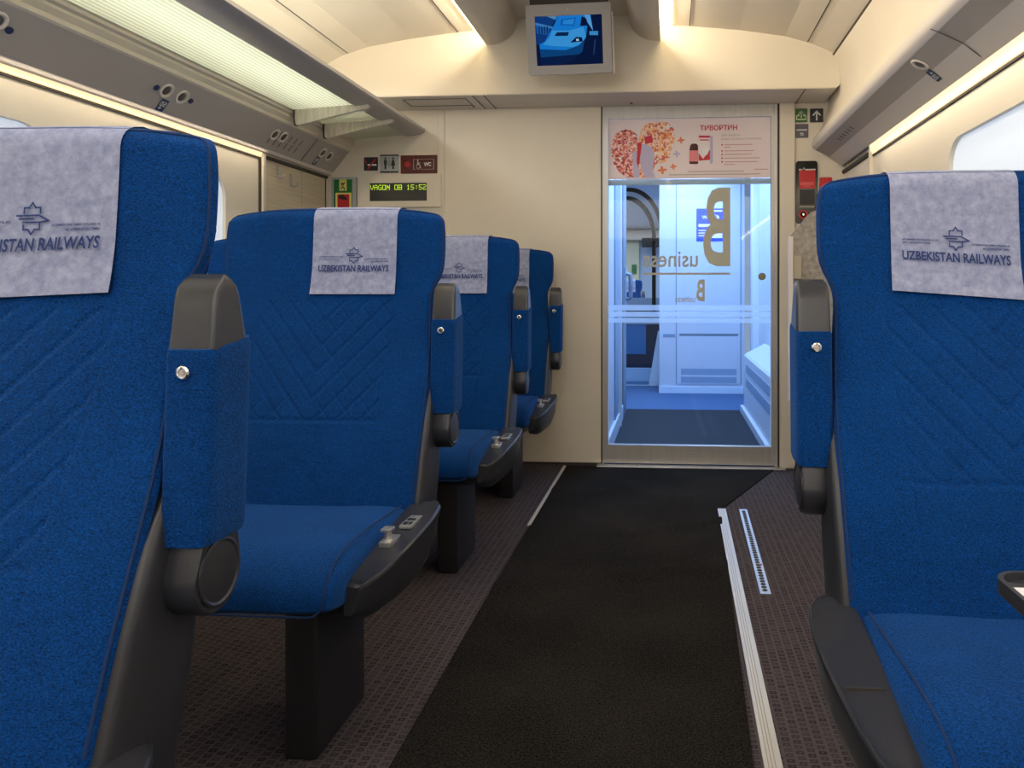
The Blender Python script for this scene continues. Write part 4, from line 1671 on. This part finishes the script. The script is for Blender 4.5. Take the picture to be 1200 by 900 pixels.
strokes(bm, [[(-.10, .30), (-.10, -.05), (.10, -.05), (.22, -.42)], [(-.10, .12), (.08, .12)]], .09, fw)
ring = [(-.06 + .19 * math.cos(a), -.20 + .26 * math.sin(a)) for a in [math.radians(130 + 250 * i / 14) for i in range(15)]]
strokes(bm, [ring], .06, fw)
polys(bm, [[(-.10 + .07 * math.cos(a), .42 + .08 * math.sin(a)) for a in [2 * PI * i / 12 for i in range(12)]]], fw)
obj('wheelchair_pictogram', bm, M_WHITE, t)
write('wc_lettering', 'WC', (.28, .68, -.22, .22), lambda u, v, w_=0: f(u, v, 1), M_WHITE, t, bold=.04)
art('no_entry_glow', t, f, [[(-.62 + .16 * math.cos(a), .32 * math.sin(a)) for a in [2 * PI * i / 16 for i in range(16)]]], mat('dim_red', lin(130, 25, 15), .5, emit=lin(130, 20, 10)[:3], es=.4), 1)

# LED passenger display in cream housing
t, f, w, h = sign('information_display', 421, 204.5, 518, 243, M_WALL, 'cream display box with green dot text reading VAGON 08 15:52', 'display', thick=.018, r=.006)
a = PR(435, 215, 501.5, 236, WY)
cx, cz = t.location.x, t.location.z
fb = lambda u, v, w_=0: Vector((u - cx, -.0190 - w_, v - cz))
bm = BM(); polys(bm, [[(a[0], a[2]), (a[1], a[2]), (a[1], a[3]), (a[0], a[3])]], fb, .0004); obj('display_window', bm, mat('display_black', (.008, .008, .007), .35), t)
GL = {'V': '10001 10001 10001 10001 01010 01010 00100', 'A': '01110 10001 10001 11111 10001 10001 10001', 'G': '01111 10000 10000 10011 10001 10001 01111',
      'O': '11111 10001 10001 10001 10001 10001 11111', 'N': '10001 11001 11101 10111 10011 10001 10001', '0': '11111 10001 10001 10001 10001 10001 11111',
      '8': '11111 10001 10001 11111 10001 10001 11111', '1': '00100 01100 00100 00100 00100 00100 01110', '5': '11111 10000 10000 11110 00001 00001 11110',
      '2': '11110 00001 00001 01110 10000 10000 11111', ':': '00000 00100 00100 00000 00100 00100 00000', ' ': '00000 ' * 7}
txt = 'VAGON 08 15:52'
bm = BM()
tw = (a[1] - a[0]) * .985
pw = tw / (len(txt) * 6 - 1)
b_ = PR(436, 217, 501, 223, WY)
ph = (b_[3] - b_[2]) / 7
for i, ch in enumerate(txt):
    for rr, row in enumerate(GL[ch].split()):
        for cc, v in enumerate(row):
            if v == '1':
                u = a[0] + (a[1] - a[0]) * .008 + (i * 6 + cc) * pw
                vv = b_[3] - (rr + 1) * ph
                polys(bm, [[(u, vv), (u + pw * .92, vv), (u + pw * .92, vv + ph * .9), (u, vv + ph * .9)]], fb, .0009)
obj('led_text', bm, mat('led_green', (0, 0, 0), .5, emit=lin(190, 225, 60)[:3], es=1.2), t)

# emergency exit sign with red hammer box
t, f, w, h = sign('emergency_hammer_sign', 389.5, 208, 418.5, 246, M_SIGNGR, 'green emergency sign with running man and red hammer beside the left wall corner', thick=.012)
art('green_field', t, f, [Rr(-.80, .68, -1, .86)], M_GREEN, 0)
art('yellow_field', t, f, [Rr(-.36, .24, .16, .86), Rr(-.66, .62, -.95, .04)], M_YEL, 1)
art('red_field', t, f, [Rr(-.5, .46, -.95, -.06)], M_REDS, 2)
bm = BM(); strokes(bm, [[(-.18, .60), (-.02, .56), (.1, .66)], [(-.02, .60), (-.08, .40), (.06, .32), (.04, .20)], [(-.08, .40), (-.22, .30)], [(-.1, .64), (-.2, .5)]], .055, lambda u, v, w_=0: f(u, v, 2)); obj('running_man', bm, M_BLACK, t)
bm = BM(); polys(bm, [[(-.5, -.2), (-.1, -.06), (.3, -.3), (.3, -.42), (-.3, -.35)]], lambda u, v, w_=0: f(u, v, 3)); obj('hammer_head', bm, M_DKRED, t)

# right of the door
t, f, w, h = sign('emergency_exit_sign', 931.5, 127.5, 946, 143.5, mat('olive_green_sign', lin(60, 105, 45), .5), 'small green sign with white symbol, left of the upper pair right of the door')
bm = BM(); strokes(bm, [[(-.75, -.6), (.75, -.6), (.75, -.05), (.35, -.05)], [(-.75, -.6), (-.75, -.05), (-.35, -.05)], [(0, -.3), (0, .6)], [(-.35, .25), (0, .6), (.35, .25)], [(-.5, .05), (-.2, .5)], [(.5, .05), (.2, .5)]], .16, lambda u, v, w_=0: f(u, v, 1)); obj('pictogram', bm, M_YEL if False else mat('pale_green', lin(200, 215, 180), .5), t)
t, f, w, h = sign('arrow_sign', 949, 127.5, 964.5, 143.5, M_SIGNDK, 'small dark sign with white up arrow right of the door')
bm = BM(); strokes(bm, [[(0, -.65), (0, .5)], [(-.5, .05), (0, .6), (.5, .05)]], .2, lambda u, v, w_=0: f(u, v, 1)); obj('arrow', bm, M_WHITE, t)
t, f, w, h = sign('notice_sign', 931.5, 145.5, 947, 161.5, mat('slate_sign', lin(88, 86, 96), .5), 'small slate grey notice below the green sign right of the door')
art('notice_print', t, f, [Rr(-.8, .8, .0, .22), Rr(-.25, .25, -.5, -.32), Rr(-.2, .3, -.68, -.58)], mat('pale_print_grey', lin(190, 190, 195), .5), 1)

t, f, w, h = sign('fire_alarm_panel', 932.5, 189, 957.5, 262, mat('gloss_black_panel', (.012, .012, .012), .2), 'tall black panel with red brake handle flap right of the door', 'alarm', thick=.012, r=.015)
art('red_flap', t, f, [Rr(-.72, .78, .12, .70)], M_REDS, 2)
art('flap_print', t, f, [Rr(-.6, .65, .22, .32), Rr(-.3, .3, .17, .20)], mat('pale_red', lin(215, 90, 90), .5), 3)
art('flap_hinge', t, f, [Rr(-.75, .8, .70, .74), [(-.45, .70), (-.15, .70), (-.28, .80)]], M_GREYL, 4)
art('panel_line', t, f, [Rr(-.7, .7, -.48, -.46)], M_GREYL, 1)
art('grille_field', t, f, [Rr(-.65, .7, -.40, .08)], mat('dark_grille', (.03, .03, .03), .6), 1)
bm = BM(); cx_, cz_ = -.35 * w, -.72 * h
cyl(bm, (cx_, -.016, cz_), (0, 1, 0), .024, .008, 28); obj('red_ring', bm, M_REDS, t)
bm = BM(); cyl(bm, (cx_, -.018, cz_), (0, 1, 0), .016, .008, 24); obj('lock_core', bm, M_BLACK, t)
bm = BM(); cyl(bm, (cx_, -.020, cz_), (0, 1, 0), .006, .008, 16); obj('lock_pin', bm, M_CHROME, t)
a = PR(960, 208, 972, 222, WY)
t, f, w, h = sign('red_button_box', 960, 208.5, 974, 226, M_REDS, 'small red box behind the right headrest', 'box', thick=.02)

# folding panel standing right of the door behind the right seat
def q(px, py, Y):
    return Vector((atY(px, py, Y)[0], Y, atY(px, py, Y)[1]))
fp = empty('folding_table', (.72, 3.7, 0), 'speckled grey folded table panel standing right of the door behind the seat', 'table')
M_SPK = mat('speckled_grey_panel', (.27, .245, .22), .6, nscale=45, namt=.3)
Yp = 3.55
A_ = [q(926, 276, Yp), q(951, 248, Yp), q(990, 236, Yp), q(990, 470, Yp), q(926, 470, Yp)]
bm = BM(); loft(bm, [[p for p in A_], [p + Vector((0, .018, 0)) for p in A_]]); shift(bm, fp); obj('table_leaf', bm, M_SPK, fp)
A_ = [q(924.5, 277, Yp - .012), q(929.5, 277, Yp - .012), q(929.5, 470, Yp - .012), q(924.5, 470, Yp - .012)]
bm = BM(); loft(bm, [[p for p in A_], [p + Vector((0, .035, 0)) for p in A_]]); shift(bm, fp); obj('leaf_edge', bm, M_GREYL, fp)
a = PR(929.5, 300, 938.5, 327, Yp)
bm = BM(); box(bm, a[0], a[1], Yp - .02, Yp, a[2], a[3], .003); shift(bm, fp); obj('latch', bm, mat('beige_latch', (.36, .32, .25), .5), fp)
bm = BM(); a = PR(940, 460, 950, 470, Yp); box(bm, a[0], a[1], Yp - .002, Yp + .02, 0, a[3]); box(bm, a[0] + .16, a[1] + .16, Yp - .002, Yp + .02, 0, a[3]); shift(bm, fp); obj('support_leg', bm, M_SHELL, fp)

# ------------------------------------------------------------------ vestibule beyond the door
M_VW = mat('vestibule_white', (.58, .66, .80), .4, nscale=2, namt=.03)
M_VD = mat('vestibule_deep_blue', (.22, .33, .50), .4)  # deeper blue for bands, gaps and pilasters
M_VF = mat('vestibule_blue_floor', (.055, .13, .30), .85, nscale=160, namt=.35)
M_MAT = mat('vestibule_black_mat', (.010, .016, .028), .9, nscale=200, namt=.4)
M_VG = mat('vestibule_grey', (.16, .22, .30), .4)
VXL, VXR, VY1 = -.372, .585, 7.04
bm = BM(); box(bm, -.9, 1.3, WY + .05, 9.4, -.05, 0); struct('floor_vestibule', bm, M_VF)
bm = BM(); box(bm, VXL + .025, VXR - .03, WY + .06, 6.02, 0, .008); o = obj('entrance_mat', bm, M_MAT); tag(o, 'black mat on the vestibule floor behind the glass door', 'mat')
bm = BM(); box(bm, -1.2, 1.4, WY + .05, 9.4, 2.15, 2.18); struct('ceiling_vestibule', bm, M_VW)
bm = BM(); box(bm, VXL - .03, VXL, WY + .052, 6.02, 0, 2.15); struct('wall_vestibule_left', bm, M_VW)
bm = BM()
box(bm, VXL, VXL + .010, 4.95, 5.22, 0, 2.15)
struct('trim_18', bm, M_VD)
bm = BM(); box(bm, VXL, VXL + .022, 5.62, 5.98, 0, 2.15, .004)
struct('trim_19', bm, M_VG)
bm = BM(); box(bm, VXL, VXL + .03, 5.24, 5.30, 0, 2.15, .004); box(bm, VXL, VXL + .02, WY + .06, 6.0, 0, .10, .004)
struct('trim_20', bm, M_VW)
hd = empty('door_handle', (VXL + .03, 5.8, 1.0), 'dark grab handle on the left side of the vestibule seen through the glass', 'handle')
bm = BM(); tube(bm, [(.0, -.02, .10), (.035, -.02, .09), (.040, -.02, 0), (.035, -.02, -.09), (0, -.02, -.10)], .018, 10); obj('grip', bm, M_VG, hd, True)
bm = BM(); box(bm, -.008, .002, -.08, .06, -.15, .15, .003); obj('handle_plate', bm, M_VD, hd)
# right side: wall set back with low ledge box
bm = BM(); box(bm, .75, .78, WY + .052, VY1, 0, 2.15); struct('wall_vestibule_right', bm, M_VW)
lg = empty('heater_box', (.66, 5, 0), 'low white box with two dark slotted bands along the vestibule right side', 'heater')
bm = BM(); prismY(bm, [(.585, .0), (.749, 0), (.749, .55), (.60, .47), (.585, .455)], WY + .07, 5.95); shift(bm, lg); obj('box_body', bm, M_VW, lg)
bm = BM()
for z0_, z1_ in ((.345, .405), (.235, .300)):
    box(bm, .581, .586, WY + .07, 5.75, z0_, z1_)
shift(bm, lg); obj('slotted_band', bm, M_VD, lg)
bm = BM(); box(bm, .560, .586, WY + .07, 6.0, 0, .055, .004); shift(bm, lg); obj('kick_strip', bm, M_VW, lg)
bm = BM(); box(bm, .70, .752, 6.35, 6.5, 0, 2.15, .005); struct('trim_21', bm, mat('bright_post', (.75, .85, 1), .3))
bm = BM(); box(bm, .735, .752, 5.2, 5.5, .5, 2.15, .003); struct('trim_22', bm, M_VD)
bm = BM(); box(bm, .735, .752, 5.50, 5.56, .5, 2.15, .003); struct('trim_23', bm, mat('bright_post2', (.75, .85, 1), .3))
# white cabinet facing the door
cb = empty('vestibule_cabinet', (.3, VY1, 0), 'tall white cabinet with recessed handle slots and grille at the vestibule back', 'cabinet')
bm = BM(); box(bm, -.10, .70, VY1, VY1 + .5, .06, 2.14, .004); shift(bm, cb); obj('cabinet_body', bm, M_VW, cb)
bm = BM(); box(bm, -.104, .69, VY1 - .015, VY1 + .45, 0, .065, .003); shift(bm, cb); obj('plinth', bm, mat('plinth_white', (.6, .75, .95), .4), cb)
def cpx(x0, y0, x1, y1, d0, d1, name, m, b=0):
    a = PR(x0, y0, x1, y1, VY1)
    bm = BM(); box(bm, a[0], a[1], VY1 - d1, VY1 - d0, a[2], a[3], b); shift(bm, cb); return obj(name, bm, m, cb)
cpx(793, 150, 867.5, 450, -.001, .010, 'cabinet_door', M_VW, .002)
cpx(792, 150, 793, 450, -.001, .004, 'door_gap', M_VD)
cpx(867.5, 150, 868.5, 450, -.001, .006, 'door_gap', M_VD)
cpx(796, 391, 865, 393.5, .009, .012, 'handle_slot', M_VG)
cpx(777, 391.5, 791, 395, -.001, .003, 'handle_slot', M_VD)
M_GRL = mat('grille_blue', (.26, .38, .56), .5)
for gy in (432, 441.5):
    cpx(798, gy, 863, gy + 7, .009, .012, 'vent_grille', M_GRL)
# blue wifi sign with code left out
a = PR(816, 244.5, 848, 283, VY1)
ws = empty('wifi_sign', ((a[0] + a[1]) / 2, VY1 - .0112, (a[2] + a[3]) / 2), 'bright blue notice on the white cabinet door behind the letter B', 'sign')
w_, h_ = (a[1] - a[0]) / 2, (a[3] - a[2]) / 2
f = lambda u, v, k=0: Vector((u * w_, -.001 - .001 * k, v * h_))
bm = BM(); polys(bm, [Rr(-1, 1, -1, 1)], f); obj('sign_plate', bm, mat('wifi_blue', lin(10, 70, 225), .4, emit=lin(0, 50, 200)[:3], es=.25), ws)
bm = BM(); polys(bm, [Rr(0, .9, .80, .9), [(.28 + .4 * math.cos(t_), .46 + .17 * math.sin(t_)) for t_ in [2 * PI * i / 24 for i in range(24)]], Rr(-.85, 0, -.12, .06)] + [Rr(-.85, -.1, v_, v_ + .06) for v_ in (-.36, -.52, -.68)] + [Rr(.1, .9, -.80, -.45)], lambda u, v, w=0: f(u, v, 1)); obj('sign_print', bm, M_WHITE, ws)
write('sign_lettering', 'W', (-.6, -.15, .36, .58), lambda u, v, w=0: f(u, v, 2), M_WHITE, ws, bold=.03)
write('sign_lettering', 'i-Fi', (.0, .5, .36, .58), lambda u, v, w=0: f(u, v, 2), mat('wifi_ink', lin(20, 70, 200), .5), ws, bold=.03)

# gangway arch left of the cabinet
GY = 7.60
def gp(px, py, Y=GY):
    return atY(px, py, Y)
gx1, gzt = gp(777, 221)[0], gp(740, 220)[1]
xg0 = gx1 - 1.0
rad = .34
def archpts(x1, zt, rx_, rz_, x0, z0=0.0):
    pts = [(x0, z0), (x1, z0)]
    for i in range(13):
        a = math.radians(90 * i / 12)
        pts.append((x1 - rx_ + rx_ * math.cos(a), zt - rz_ + rz_ * math.sin(a)))
    pts.append((x0, zt))
    return pts
w = plate('wall_gangway', [(-1.6, 0), (.0, 0), (.0, 2.15), (-1.6, 2.15)], [archpts(gx1, gzt, .34, .46, xg0, .001)[::-1]], lambda u, v, t: Vector((u, GY + t, v)), .05, M_VW)
w['kind'] = 'structure'
for k_, (o1, o2, dy) in enumerate(((0, .035, .0), (.075, .115, .08))):
    r_ = plate('trim_%d' % (24 + k_), archpts(gx1 - o1, gzt - o1, .34 - o1 * .5, .46 - o1 * .5, xg0, .75), [archpts(gx1 - o2, gzt - o2, .34 - o2 * .5, .46 - o2 * .5, xg0 + .01, .76)[::-1]], lambda u, v, t: Vector((u, GY - .01 + dy + t, v)), .05, M_BLACK)
    r_['kind'] = 'structure'
bm = BM()
pA = [gp(771, 388), gp(776, 388), gp(776, 452), gp(760, 452)]
loft(bm, [[(x, GY - .02, z) for x, z in pA], [(x, GY + .01, z) for x, z in pA]])
struct('trim_26', bm, mat('bright_white_edge', (.7, .83, 1), .3))
bm = BM(); box(bm, -1.6, -.1, GY + .35, GY + .40, 0, .14); struct('trim_27', bm, mat('sill_blue', (.4, .6, .85), .4))
# next carriage end: lower dark panel, grey ledge, then its saloon
NY = 8.6
z_t = gp(750, 380, NY)[1]; z_b = gp(750, 432, NY)[1]
bm = BM(); box(bm, -1.6, .0, NY, NY + .03, z_b, z_t); struct('door_2', bm, mat('dark_glass_lower', (.03, .045, .08), .2))
bm = BM(); x_ = gp(757, 400, NY)[0]; box(bm, x_ - .5, x_, NY - .006, NY, gp(750, 415, NY)[1], z_t); struct('trim_28', bm, mat('blue_reflection', (.04, .20, .50), .4))  # blue reflection in the dark lower glass, put in as a coloured sheet
bm = BM(); box(bm, -1.6, 0, NY - .02, NY + .05, .0, z_b); struct('trim_29', bm, M_VW)
bm = BM(); box(bm, -1.6, .0, NY - .02, NY + .05, z_t, gp(750, 349, NY)[1]); struct('trim_30', bm, mat('ledge_grey', (.28, .36, .46), .5))
bm = BM(); box(bm, -2.2, 1.0, NY + .06, 17, -.05, 0); struct('floor_next_carriage', bm, M_FLOOR)
bm = BM(); box(bm, -2.2, 1.0, NY + .06, 17, 2.3, 2.33); struct('ceiling_next_carriage', bm, M_VW)
bm = BM(); box(bm, -2.2, 1.0, 16.0, 16.05, 0, 2.3); struct('wall_next_carriage', bm, mat('far_wall', (.42, .55, .75), .5))
bm = BM(); box(bm, -2.2, .5, 15.6, 16.0, gp(750, 281, 15.6)[1], gp(750, 270, 15.6)[1]); struct('trim_31', bm, mat('far_beam', (.62, .55, .45), .5))
a = PR(752, 280.5, 774, 288.5, 15.2)
fm = empty('far_monitor', (a[0], 15.2, a[2]), 'dark screen in the far carriage under the beige beam seen through the arch', 'monitor')
bm = BM(); box(bm, a[0], a[1], 15.2, 15.59, a[2], atY(750, 280.8, 15.6)[1] + .01, .01); shift(bm, fm); obj('screen', bm, M_BLACK, fm)
a = PR(739, 284, 749, 328, 15.9)
bm = BM(); box(bm, a[0] - .6, a[1], 15.85, 15.98, 0, a[3] + .3); struct('wall_far_cream', bm, mat('far_cream', (.65, .62, .45), .5))
a = PR(740.5, 310, 746, 320, 15.8)
t_ = empty('far_exit_sign', (a[0], 15.8, a[2]), 'tiny green exit sign in the far carriage seen through the arch', 'sign')
bm = BM(); box(bm, a[0], a[1], 15.8, 15.82, a[2], a[3]); shift(bm, t_); obj('sign_plate', bm, M_GREEN, t_)
make_seat(-.83, 14.0, 1, 'tiny blue seat in the far carriage seen through the arch', None)

# ------------------------------------------------------------------ light
def area(name, loc, rot, sx, sy, power, col, spread=None):
    l = bpy.data.lights.new(name, 'AREA')
    l.shape = 'RECTANGLE'
    l.size, l.size_y = sx, sy
    l.energy = power
    l.color = col
    o = bpy.data.objects.new(name, l)
    COL.objects.link(o)
    o.location = loc
    o.rotation_euler = rot
    return o


area('lamp_vestibule', (.1, 5.6, 2.12), (0, 0, 0), .7, 2.6, 54, (.50, .70, 1))
area('lamp_gangway', (-.6, 8.1, 2.1), (0, 0, 0), .8, .8, 12, (.5, .72, 1))
area('lamp_next_carriage', (-.6, 12.5, 2.25), (0, 0, 0), 1.5, 5, 110, (.75, .85, 1))
area('fill_rack', (-1.60, 1.0, 2.04), (0, math.radians(-6), 0), .12, 4.9, 36, (1, .97, .90))  # hidden light added above the rack to brighten its glass
for sg in (-1, 1):
    # lamps hidden in the cove beside the centre ceiling, throwing light outwards over the ceiling
    area('lamp_cove', (XC + sg * .40, 1.1, 2.30), (0, math.radians(-sg * 100), 0), .05, 5.2, 36, (1, .86, .64))
    area('lamp_strip', (XC + sg * 1.405, 1.0, 1.640), (0, math.radians(sg * 28), 0), .02, 4.8, 8, (1, .84, .62))
area('fill_saloon', (XC, .6, 2.36), (0, 0, 0), .5, 3.6, 19, (.92, .95, 1))  # general fill added under the centre ceiling, no fixture modelled
area('fill_saloon_rear', (-.4, -1.4, 1.9), (math.radians(88), 0, 0), 2.2, .5, 14, (.97, .95, .95))  # unseen fill added at the rear end, facing down the saloon
wd = bpy.data.worlds.new('world')
S.world = wd
wd.use_nodes = True
wd.node_tree.nodes['Background'].inputs[0].default_value = (.5, .65, .9, 1)
wd.node_tree.nodes['Background'].inputs[1].default_value = .6
S.view_settings.view_transform = 'Standard'
S.view_settings.look = 'None'
S.view_settings.exposure = -0.08
S.cycles.max_bounces = 10
S.cycles.transparent_max_bounces = 16
